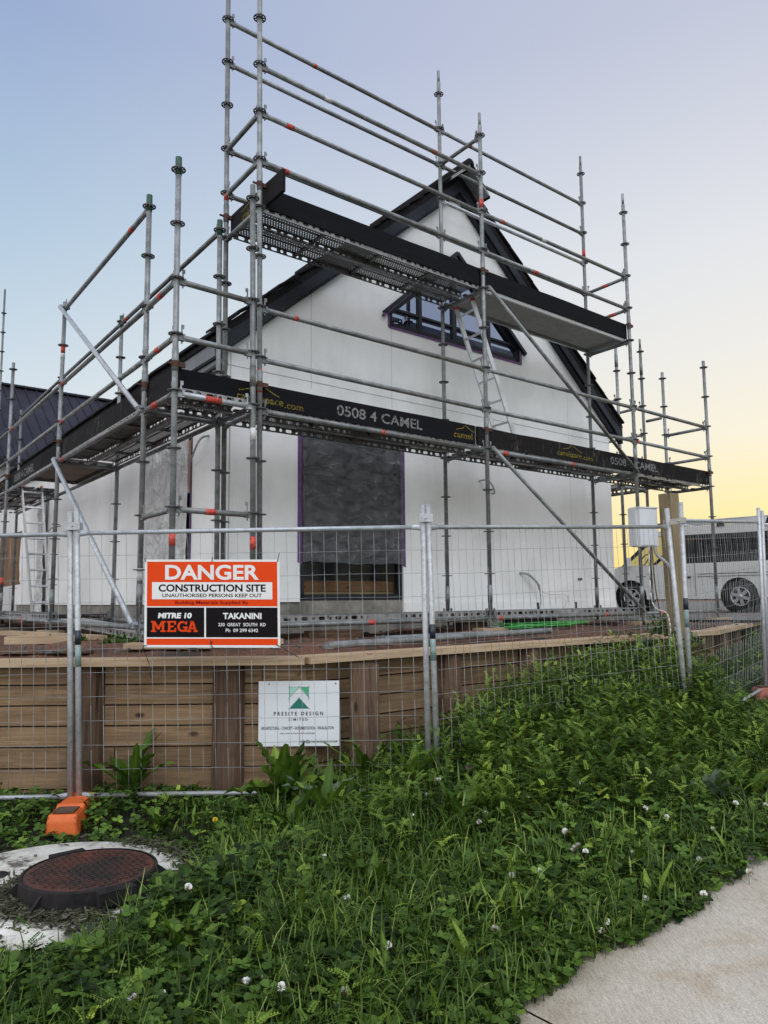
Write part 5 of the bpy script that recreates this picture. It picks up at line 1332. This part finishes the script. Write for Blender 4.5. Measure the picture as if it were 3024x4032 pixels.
# ------------------------------------------------------------------ manhole
SLC = Vector((-1.77, 4.2, 0)); SLR = .715
def manhole():
    m = MB(); n = 48
    prof = [(SLR, -.1), (SLR, .035), (SLR - .02, .052), (.0, .055)]
    m.lathe(SLC, prof, n, 0, Z, True)
    s = thing('manhole_slab', 'round white concrete slab around the manhole', 'slab', SLC); m.build('slab', SLAB, s)
    m = MB(); m.lathe(Vector((-2.09, 4.32, .056)), [(.0, .002), (.055, .002), (.06, -.004)], 16, 0, Z); m.lathe(Vector((-1.98, 3.60, .056)), [(.0, .002), (.03, .002), (.03, -.004)], 12, 0, Z); m.build('lifting_hole', IRONB, s)
    c = Vector((-1.515, 4.11, .055)); t = thing('manhole_cover', 'raised rusty round manhole cover on the white slab', 'manhole cover', c)
    HT = .098
    m = MB(); r = .335; m.lathe(c, [(r + .006, -.01), (r + .003, .006), (r - .003, HT - .006), (r - .006, HT - .001), (r - .020, HT)], 56, 0, Z, False)
    for a in (20, 95, 160, 205, 250, 300, 345):
        q = Vector((math.cos(R(a)), math.sin(R(a)), 0)); w = Vector((-q.y, q.x, 0))*.006
        m.prism([(r - .01, 0), (r + .10, 0), (r - .01, .085)], lambda x, z: c + q*x + Z*z - w, w*2)
    for a in (130, 310): 
        q = Vector((math.cos(R(a)), math.sin(R(a)), 0)); w = Vector((-q.y, q.x, 0)); m.obox(c + q*(r - .03) - w*.09 + Z*.03, q*.075, w*.18, Z*.064)
    m.build('rim', IRONB, t)
    m = MB(); rl = r - .022; m.lathe(c, [(rl, .05), (rl, HT - .004), (rl - .006, HT - .002), (0, HT - .002)], 56, 0, Z, False)
    ca, sa = math.cos(R(38)), math.sin(R(38)); st = .031
    for i in range(-11, 12):
        for j in range(-11, 12):
            x, y = i*st, j*st
            if x*x + y*y > (rl - .03)**2: continue
            p = c + Vector((x*ca - y*sa, x*sa + y*ca, HT - .0015)); e1 = Vector((ca, sa, 0)); e2 = Vector((-sa, ca, 0))
            if (i + j) % 2: e1, e2 = e2, e1
            m.box(p + Z*.003, .024, .011, .006, 0, e1, e2)
    m.build('lid', IRON, t)
    # rotted clippings packed round the rim
    vs, fs, rn = [], [], []
    for i in range(2600):
        a = random.uniform(R(150), R(300)); rr = r + abs(random.gauss(.02, .06)) + .012
        if rr > r + .2: continue
        p = c + Vector((math.cos(a)*rr, math.sin(a)*rr, random.uniform(.0, .03)))
        if (p - SLC).xy.length > SLR - .02: continue
        an = random.uniform(0, 6.28); e = Vector((math.cos(an), math.sin(an), random.uniform(-.4, .4)))*random.uniform(.008, .022); f = Vector((-e.y, e.x, random.uniform(-.01, .01)))*.22
        k = len(vs); vs += [p - e - f, p + e - f, p + e + f, p - e + f]; fs.append((k, k+1, k+2, k+3)); rn += [random.random()]*4
    for i in range(1500):
        a = random.uniform(R(-60), R(75)) if i % 5 else random.uniform(0, 6.28); rr = SLR + random.gauss(0, .045)
        p = SLC + Vector((math.cos(a)*rr, math.sin(a)*rr, .055 + random.uniform(0, .02)))
        an = random.uniform(0, 6.28); e = Vector((math.cos(an), math.sin(an), random.uniform(-.4, .4)))*random.uniform(.006, .02); f = Vector((-e.y, e.x, random.uniform(-.01, .01)))*.3
        k = len(vs); vs += [p - e - f, p + e - f, p + e + f, p - e + f]; fs.append((k, k+1, k+2, k+3)); rn += [random.random()*.7]*4
    leafobj('grass_clippings', vs, fs, rn, DRY, 'grey dried grass clippings packed against the manhole rim', 'clippings')
def leafobj(name, vs, fs, rn, mat, label=None, cat=None, parent=None, kind='stuff', smooth=False):
    me = bpy.data.meshes.new(name); vs = np.asarray(vs, dtype=np.float32)
    if parent is not None: vs = vs - np.array(WL[parent.name], dtype=np.float32)
    if isinstance(fs, np.ndarray):
        n, k = fs.shape
        me.vertices.add(len(vs)); me.vertices.foreach_set('co', vs.ravel()); me.loops.add(n*k); me.loops.foreach_set('vertex_index', fs.ravel().astype(np.int32))
        me.polygons.add(n); me.polygons.foreach_set('loop_start', np.arange(0, n*k, k, dtype=np.int32)); me.update(calc_edges=True); me.validate()
    else: me.from_pydata([tuple(v) for v in vs], [], fs)
    at = me.attributes.new('rnd', 'FLOAT', 'POINT'); at.data.foreach_set('value', np.asarray(rn, dtype=np.float32))
    me.materials.append(mat)
    if smooth: me.polygons.foreach_set('use_smooth', [True]*len(me.polygons))
    o = bpy.data.objects.new(name, me); COL.objects.link(o)
    if parent is not None: o.parent = parent
    WL[o.name] = Vector()
    if label: tag(o, label, cat, kind=kind)
    return o
manhole()

# ------------------------------------------------------------------ vegetation
def edge_jit(a): return .05*math.sin(a*5.1) + .03*math.sin(a*13.7 + 1) + .02*math.sin(a*31.)
def inveg(x, y):
    a, c = ac(x, y)
    if c < PATH_C + .045 + .5*edge_jit(a): return False
    an_ = math.atan2(y-4.2, x+1.77)
    if (Vector((x, y)) - SLC.xy).length < SLR + (-.05 if -.75 < an_ < 1.3 else .03) + .05*math.sin(9*an_) + .03*math.sin(23*an_):
        return False
    if x < -.55: 
        if y > 5.66: return False
    elif (Vector((x, y, 0)) - KINK).dot(NG) > .0 and (Vector((x, y, 0)) - WB).dot(U) < 0: return False
    if (Vector((x, y, 0)) - WB).dot(U) >= 0 and (Vector((x, y, 0)) - WB).dot(N3) > -.02: return False
    # orange foot
    if -2.20 < x < -1.99 and 5.10 < y < 5.62: return False
    return True
def inview(x, y, mg=.06): return y > 1.9 and abs(x/y) < .5 + mg
def canopy(x, y):
    """height of the undergrowth above the soil"""
    a, c = ac(x, y); e = max(0, c - PATH_C)
    h = .05 + .10*min(1, e/.5)
    h += .05*math.sin(2.1*x + 1.1*y) * min(1, e) + .03*math.sin(5.3*x - 3.7*y) * min(1, e)
    if x > -.6: h += .10*max(0, min(1, (c - 2.9)/1.2))*max(0, min(1, (x + .6)/.8))
    w = max(0, min(1, (x - .5)/1.0)) * max(0, min(1, (c - 2.7)/1.2)); h += .33*(1 - .35*max(0, min(1, (c - 4.0)/.5)))*w*(.72 + .42*patch(x, y, 3.1, 2))*(1 - .9*max(0, min(1, (x - 2.75)/.45)))
    if x > 2.9 and y > 6.7: h = min(h, .10)
    if x < -.6 and y < 4.0: h += .03
    if x < -.8 and y > 4.9: h *= .55
    if -1.1 < x < -.5 and 4.3 < y < 5.0: h *= .5
    q = max(0, min(1, (1.35 - math.hypot(x + 1.85, y - 4.05))/.3))
    if x < -1.0 + .25*max(0, y - 3.4): h = h*(1 - q) + .035*q
    return max(.02, h)
def scatter(n, x0=-3.2, x1=6.6, y0=2.0, y1=9.8, p=None):
    out = []
    while len(out) < n:
        # more of them near the viewer
        y = y0 + (y1 - y0) * random.random()**1.45; x = random.uniform(max(x0, -.57*y), min(x1, .57*y))
        if inveg(x, y) and (p is None or random.random() < p(x, y)): out.append((x, y))
    return out
def patch(x, y, s, o=0): return .5 + .5*math.sin(s*x + 2*math.sin(s*.7*y + o))*math.cos(s*.8*y + 1.7*math.sin(s*.6*x + o))
def clover():
    pts = scatter(19000, p=lambda x, y: .35 + .65*patch(x, y, 1.5) if not (x > 1.3 and ac(x, y)[1] > 3.4) else .35)
    vs, fs, rn = [], [], []
    for x, y in pts:
        h = canopy(x, y) * 1.12 * random.uniform(.12, 1.0)**.75; z = gz(x, y) + h
        R0 = random.choice((random.uniform(.008, .013), random.uniform(.011, .019), random.uniform(.016, .025))); ph = random.uniform(0, 6.28)
        tx_, ty_ = random.gauss(0, .28), random.gauss(-.12, .28); tone = min(1, max(0, random.gauss(.44, .22) + .25*(patch(x, y, 2.3, 1) - .5)))
        n_ = Vector((tx_, ty_, 1)).normalized(); e1 = n_.orthogonal().normalized(); e2 = n_.cross(e1); c = Vector((x, y, z))
        for l in range(3):
            a = ph + l*2.094; d = e1*math.cos(a) + e2*math.sin(a); s = n_.cross(d)
            k = len(vs); up = n_*R0*random.uniform(.1, .5); rr = R0*.84
            vs += [c, c + d*R0*.45 - s*rr*.72 + up*.7, c + d*R0*1.05 - s*rr + up, c + d*R0*1.62 - s*rr*.66 + up, c + d*R0*1.78 + up*.2, c + d*R0 - n_*R0*.08, c + d*R0*1.62 + s*rr*.66 + up, c + d*R0*1.05 + s*rr + up, c + d*R0*.45 + s*rr*.72 + up*.7]
            fs += [(k, k+5, k+2, k+1), (k+5, k+4, k+3, k+2), (k, k+8, k+7, k+5), (k+5, k+7, k+6, k+4)]
            rn += [min(1, max(0, tone + random.uniform(-.06, .06)))]*9
        # stalk
        k = len(vs); b = Vector((x + random.gauss(0, .02), y + random.gauss(0, .02), z - h*.9)); w = Vector((.0012, 0, 0))
        vs += [b - w, b + w, c + w, c - w]; fs.append((k, k+1, k+2, k+3)); rn += [.35]*4
    leafobj('clover_cover', vs, np.array(fs), rn, CLOVER, 'dense dark green clover covering the verge', 'clover')
clover()
def blades():
    vs, fs, rn = [], [], []
    cl = []
    tuft = scatter(1700, p=lambda x, y: .25 + .75*patch(x, y, 1.9, 3))
    for x, y in tuft:
        a, c = ac(x, y)
        nb = random.randint(5, 13)
        for _ in range(nb): cl.append((x + random.gauss(0, .035), y + random.gauss(0, .035), 1))
    for x, y in scatter(4500): cl.append((x, y, 0))
    for x, y in scatter(900, y1=3.9): cl.append((x, y, 2))
    for x, y, t in cl:
        if not inveg(x, y): continue
        h = canopy(x, y); L = (h + random.uniform(.05, .17)) * random.uniform(.7, 1.25); L = min(L, .42) if t != 2 else random.uniform(.18, .34)
        if x < -.8 and y > 4.9: L *= .6
        if math.hypot(x + 1.85, y - 4.05) < 1.2 and x < -.95: L *= .40
        az = random.uniform(0, 6.28); lean = random.uniform(.12, .75) if t != 2 else random.uniform(.6, .95); d = Vector((math.cos(az), math.sin(az), 0)); s = Vector((-d.y, d.x, 0)); w = random.uniform(.0018, .0042)
        if random.random() < .12: w *= 2.0
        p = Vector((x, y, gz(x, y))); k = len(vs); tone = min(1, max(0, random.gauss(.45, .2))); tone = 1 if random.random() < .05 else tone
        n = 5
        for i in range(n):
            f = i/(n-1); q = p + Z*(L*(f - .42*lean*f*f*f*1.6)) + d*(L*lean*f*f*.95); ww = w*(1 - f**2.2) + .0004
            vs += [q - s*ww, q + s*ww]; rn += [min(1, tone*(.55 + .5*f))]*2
        for i in range(n-1): fs.append((k+2*i, k+2*i+1, k+2*i+3, k+2*i+2))
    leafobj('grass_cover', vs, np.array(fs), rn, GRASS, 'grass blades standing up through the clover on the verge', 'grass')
blades()
def vetch():
    vs, fs, rn = [], [], []
    def want(x, y):
        c = ac(x, y)[1]
        if x > .55 and x < 3.1 and c > 3.0 - .55*max(0, min(1, x - .7)): return min(1, .25 + .9*max(0, c - 2.5))
        if x > -.3 and c > 3.1: return .12
        return .010
    for x, y in scatter(2900, p=want):
        if ac(x, y)[1] < PATH_C + .25: continue
        h = canopy(x, y); L = (h + .08) * random.uniform(.6, 1.25); p = Vector((x, y, gz(x, y) + h*.15)); az = random.uniform(0, 6.28); ln = Vector((math.cos(az), math.sin(az), 0))*random.uniform(.05, .35)
        tone0 = min(1, max(0, random.gauss(.42, .2)))
        nl = 6 + int(L*17)
        for i in range(nl):
            f = .35 + .65*(i + 1)/nl; b = p + Z*L*f + ln*L*f*f
            a = random.uniform(0, 6.28); el = random.uniform(.15, .9); d = Vector((math.cos(a)*math.cos(el), math.sin(a)*math.cos(el), math.sin(el))); Lf = random.uniform(.05, .105)
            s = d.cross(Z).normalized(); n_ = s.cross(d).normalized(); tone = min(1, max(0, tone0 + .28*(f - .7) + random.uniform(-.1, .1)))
            m_ = 7
            for j in range(m_):
                q = b + d*Lf*(j + .8)/m_ - Z*Lf*.25*(j/m_)**2; w = .0125*(1 - .40*j/m_); wd = .0048
                for sg in (1, -1):
                    k = len(vs); o1 = s*sg*w; fwd = d*w*.35; lift = n_*w*random.uniform(.0, .35)
                    vs += [q, q + o1*.55 + fwd*.4 - d*wd + lift*.5, q + o1*1.15 + fwd + lift, q + o1*.55 + fwd*.6 + d*wd + lift*.5]; fs.append((k, k+1, k+2, k+3)); rn += [tone]*4
        k = len(vs); w = Vector((.0018, 0, 0)); e = p + Z*L + ln*L; mid = p + Z*L*.5 + ln*L*.25
        vs += [p - w, p + w, mid + w, mid - w, e]; fs += [(k, k+1, k+2, k+3), (k+3, k+2, k+4, k+4)]; rn += [.4]*5
    fs = [f for f in fs if len(set(f)) == 4]
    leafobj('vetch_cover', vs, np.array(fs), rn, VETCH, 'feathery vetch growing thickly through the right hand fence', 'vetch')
vetch()
def leaf(vs, fs, rn, base, az, L, Wd, el, bend, tone, wav=.0, tw=0.0):
    """one broad weed leaf with midrib fold, wavy edge"""
    d = Vector((math.cos(az), math.sin(az), 0)); s0 = Vector((-d.y, d.x, 0)); k = len(vs); n = 9; p = Vector(base); step = L/(n-1); e = el
    for i in range(n):
        f = i/(n-1); w = Wd*(math.sin(math.pi*min(1, (f*.94 + .05))**.85))**.8 if 0 < f < 1 else .002
        if f < .12: w = Wd*.12
        dirv = d*math.cos(e) + Z*math.sin(e); n_ = (Z*math.cos(e) - d*math.sin(e)); s = (s0*math.cos(tw*f) + n_*math.sin(tw*f))
        r1 = wav*math.sin(i*2.4 + az*3)*w; r2 = wav*math.sin(i*2.9 + az*5 + 1)*w; w *= 1 + .16*math.sin(i*3.7 + az*9)
        vs += [p - s*w + n_*(w*.35 + r1), p - s*w*.5 + n_*w*.14, p, p + s*w*.5 + n_*w*.14, p + s*w + n_*(w*.35 + r2)]
        rn += [tone, tone*.92, min(1, tone*1.25 + .08), tone*.92, tone]
        p = p + dirv*step; e -= bend/(n-1)
    for i in range(n-1):
        for j in range(4): fs.append((k+5*i+j, k+5*i+j+1, k+5*i+6+j, k+5*i+5+j))
def weed(name, label, x, y, leaves, L, Wd, mat=DOCK, seed=0, el=(.7, 1.35), zoff=0, wav=.25, stalk=0, cat='weed', bend=(.3, 1.1), z=None):
    r = random.Random(seed); zz = (gz(x, y) if z is None else z) + zoff; base = Vector((x, y, zz))
    t = thing(name, label, cat, base, 'broad leaved weeds on the verge')
    for i in range(leaves):
        vs, fs, rn = [], [], []
        az = 2*math.pi*i/leaves*1.0 + r.uniform(-.5, .5); LL = L*r.uniform(.65, 1.1)
        b0 = base + Vector((r.gauss(0, .012), r.gauss(0, .012), .01)) + (Z*stalk*(i/leaves) if stalk else Vector())
        leaf(vs, fs, rn, b0, az + (i % 2)*2.4, LL*(1 - .35*(i/leaves) if stalk else 1), Wd*r.uniform(.75, 1.15), r.uniform(*el), r.uniform(*bend), min(1, max(.05, r.gauss(.45, .22))), wav, r.uniform(-.5, .5))
        leafobj('leaf', vs, np.array(fs), rn, mat, parent=t, smooth=True)
    if stalk:
        m = MB(); m.tube(base, base + Z*stalk, .009, 6, 0, True, .004); m.build('stalk', STEM, t)
for i, (x, y, nl, L, Wd, kw, lab) in enumerate((
    (-.66, 5.22, 13, .42, .062, dict(el=(.5, 1.45), bend=(.2, 1.2), wav=.8), 'tall dock plant in front of the small white sign, biggest of the weeds'),
    (-.42, 5.05, 5, .30, .042, dict(mat=DOCKG, el=(.5, 1.2)), 'greyish leaved dock right of the tall one'),
    (-.56, 4.65, 6, .32, .036, dict(el=(.7, 1.4)), 'upright dock below the small white sign'),
    (-.36, 4.75, 6, .36, .04, dict(el=(.9, 1.4)), 'narrow leaved dock in the middle of the verge below the right sign corner'),
    (-1.78, 5.56, 8, .46, .055, dict(el=(.8, 1.4)), 'dock plant behind the fence against the planks left of the sign'),
    (-1.45, 5.1, 5, .20, .03, dict(), 'small dock seedling right of the orange fence foot'),
    (-.15, 5.50, 6, .40, .035, dict(el=(.9, 1.4)), 'dock growing at the foot of the round post right of the small sign'),
    (.17, 5.25, 5, .36, .04, dict(el=(1.0, 1.4)), 'dock left of the middle fence posts'),
    (.42, 4.55, 6, .30, .035, dict(el=(.9, 1.35)), 'dock in front of the middle fence posts'),
    (-.05, 3.75, 6, .26, .035, dict(), 'dock among the clover near the middle of the verge'),
    (.55, 3.45, 5, .20, .035, dict(el=(.5, 1.2)), 'dock with pale leaves near the footpath edge'),
    (-1.38, 2.72, 6, .24, .035, dict(el=(.9, 1.4)), 'dock at lower left in front of the slab'),
    (-.78, 3.05, 5, .26, .02, dict(el=(1.1, 1.45)), 'plantain with narrow upright leaves below the manhole'),
    (-.50, 2.62, 5, .20, .03, dict(), 'dock at the bottom edge left of centre'),
    (2.0, 4.95, 6, .24, .045, dict(mat=DOCKG), 'grey green dock at the right edge above the footpath'),
    (2.33, 5.1, 5, .22, .04, dict(), 'bright dock at the right edge near the path'),
    (1.6, 6.55, 7, .42, .05, dict(el=(.9, 1.4)), 'dock against the retaining wall behind the right fence panel'),
    (1.25, 6.35, 6, .30, .045, dict(mat=DOCKG), 'grey leaved dock in the vetch by the fence'),
    (3.3, 7.6, 7, .30, .05, dict(), 'dock beyond the timber post behind the fence'))):
    kw = dict(dict(wav=.55), **kw); weed('dock_plant', lab, x, y, int(nl*1.5), L, Wd, seed=i + 5, zoff=canopy(x, y)*.35, **kw)
def plantain():
    vs, fs, rn = [], [], []
    for x, y in scatter(620, p=lambda x, y: .3 + .7*patch(x, y, 2.7, 5)):
        if math.hypot(x + 1.85, y - 4.05) < 1.1 or ac(x, y)[1] < PATH_C + .15: continue
        a0 = random.uniform(0, 6.28); tn = random.gauss(.55, .2)
        for q in range(random.randint(1, 4)):
            leaf(vs, fs, rn, (x + random.gauss(0, .012), y + random.gauss(0, .012), gz(x, y) + canopy(x, y)*.45), a0 + q*2.2 + random.uniform(-.4, .4), random.uniform(.09, .20)*(.6 if x < -.8 and y > 4.8 else 1), random.uniform(.007, .016), random.uniform(.7, 1.45), random.uniform(.1, 1.3), min(1, max(.1, tn + random.uniform(-.1, .1))), .25, random.uniform(-.6, .6))
    leafobj('plantain_cover', vs, np.array(fs), rn, DOCK, 'narrow plantain leaves poking up through the clover', 'plantain', smooth=True)
plantain()
weed('sow_thistle', 'tall leafy sow thistle rising above the cap board left of the timber post', 2.62, 7.72, 11, .24, .05, DOCKG, 77, (.0, .7), stalk=.62, z=.72, wav=.5, bend=(.4, 1.3))
weed('sow_thistle', 'dark bushy sow thistle against the wall post below the cap board', 2.05, 7.45, 12, .22, .045, DOCK, 78, (.1, .8), stalk=.42, z=.58, wav=.4, bend=(.3, 1.0))
# clumps beside the third wall run
def shrub(label, x, y, z, w, h, n, seed, mat=VETCH):
    r = random.Random(seed); vs, fs, rn = [], [], []
    for i in range(n):
        a = r.uniform(0, 6.28); rr = w*math.sqrt(r.random()); hh = h*(1 - (rr/w)**2)*r.uniform(.15, 1.0); p = Vector((x + rr*math.cos(a), y + rr*math.sin(a), z + hh))
        d = Vector((r.gauss(0, 1), r.gauss(0, 1), r.gauss(.6, .6))).normalized(); s = d.orthogonal().normalized(); L = r.uniform(.03, .07); q = L*.22; k = len(vs); tn = min(1, max(0, r.gauss(.3, .2)))
        vs += [p, p + d*L*.5 - s*q, p + d*L, p + d*L*.5 + s*q]; fs.append((k, k+1, k+2, k+3)); rn += [tn]*4
    leafobj('bushy_weed', vs, np.array(fs), rn, mat, label, 'weed', kind=None)
shrub('dark bushy weeds climbing the far return of the retaining wall', 4.15, 9.15, .35, .55, .62, 4200, 3)
shrub('tangle of weeds beside the timber post foot behind the fence', 3.35, 8.35, .32, .5, .55, 3600, 4)
shrub('low weeds beyond the right fence panel at the picture edge', 5.2, 10.0, .45, .8, .5, 4200, 5)
shrub('weeds along the last stretch of retaining wall beyond the fence', 5.4, 11.4, .6, .6, .45, 2500, 6)
shrub('tuft of weeds on top of the soil beside the timber post', 3.25, 8.9, 1.06, .22, .25, 900, 7)
shrub('grassy tuft on the site soil at left beneath the plank', -3.1, 7.7, 1.09, .3, .09, 350, 8, GRASS)
shrub('grassy tuft on the site soil left of the danger sign', -2.35, 6.9, 1.09, .2, .12, 300, 9, GRASS)

def flowers():
    src = {}
    def proto(kind):
        m = MB(); r_ = .0135
        for i in range(70):
            th = math.acos(1 - 1.75*(i + .5)/70); ph = i*2.39996; d = Vector((math.sin(th)*math.cos(ph), math.sin(th)*math.sin(ph), math.cos(th))); s = d.orthogonal().normalized()
            p = d*r_*.45; q = d*r_*(1.05 + .1*math.sin(i*3)); m.face((p - s*.0016, q - s*.0030, q + d*.002, q + s*.0030, p + s*.0016), 1 if (th > 1.9 and kind == 'w') else 0)
        return m
    spots = [(407,1915),(750,1940),(1070,2005),(838,2042),(560,2108),(532,2118),(607,2132),(745,2138),(352,2145),(285,2155),(730,2172),(948,1683),(942,1684),(922,1716),(1010,1660),(1238,1832),(1265,1838),(1248,1826),(1165,1880),(1105,1890),(1395,1940),(1520,1930),(1617,1882),(1655,1738),(1590,1735),(1540,1790),(1395,1745),(1035,1775),(1140,1720),(1220,1795),(1050,1755),(1300,2010),(1310,1990),(1440,1765),(1510,1855),(1365,1840),(1250,1690),(890,1760),(700,1850),(1000,1745)]
    protos = {}
    for kd, mt in (('w', [FLW, FLB]), ('p', [FLP, FLP]), ('y', [FLY, FLY])): protos[kd] = (proto(kd), mt)
    first = {}
    f = 3035.4; cp, sn = math.cos(R(6.496)), math.sin(R(6.496)); S_ = 3024/1659
    def hit(px, py):
        a, b = (px*S_ - 1512)/f, (py*S_ - 2016)/f; cr, sr = math.cos(R(-.538)), math.sin(R(-.538)); u = a*cr + b*sr; v = a*sr - b*cr
        d = Vector((u, cp - v*sn, sn + v*cp)); t = 1.0
        while t < 12:
            p = Vector((0, 0, 1.5)) + d*t
            if p.z < gz(p.x, p.y) + canopy(p.x, p.y) + .02: return p
            t += .02
        return None
    for i, (px, py) in enumerate(spots + [(1012, 1657), (1095, 1650), (1610, 1500), (465, 1770)]):
        kd = 'w' if i < len(spots) else ('p' if i < len(spots) + 2 else ('w' if i == len(spots) + 2 else 'y'))
        p = hit(px, py)
        if p is None: continue
        lab = {'w': 'small round white clover flower on a thin stalk in the verge', 'p': 'pink clover flower among grass near the middle fence posts', 'y': 'single yellow dandelion flower beside the manhole slab'}[kd]
        t = thing('clover_flower' if kd != 'y' else 'dandelion', lab, 'flower', p, {'w': 'white clover flowers', 'p': 'pink clover flowers', 'y': None}[kd])
        if kd not in first:
            o = protos[kd][0].build('flower_head', protos[kd][1], t); place(o, p, t)
            m = MB(); m.tube(Vector((.005, .004, -.12)), Vector((0, 0, 0)), .0014, 5); s = m.build('stalk', STEM, t); place(s, p - Z*.06, t); first[kd] = (o, s)
        else:
            o = dup(first[kd][0], p, t); o.rotation_euler = (random.uniform(-.9, .9), random.uniform(-.9, .9), random.uniform(0, 6)); o.scale = (random.uniform(.6, 1.15),)*2 + (random.uniform(.6, 1.1),); dup(first[kd][1], p - Z*.06, t)
flowers()
# fence label: the danger panel's neighbour, pebbles by the slab
for i, (x, y, s_, lab) in enumerate(((-1.02, 4.42, .016, 'dark pebble on the white slab right of the manhole cover'), (-1.10, 4.50, .012, 'smaller pebble beside the slab edge right of the cover'), (-2.02, 4.62, .011, 'tiny dark pebble on the white slab left of the cover'))):
    m = MB(); m.lathe((x, y, .056), [(s_*.6, 0), (s_, s_*.35), (s_*.8, s_*.8), (0, s_)], 8, 0, Z, True); tag(m.build('pebble', PEBBLE), lab, 'stone', 'pebbles on the slab')
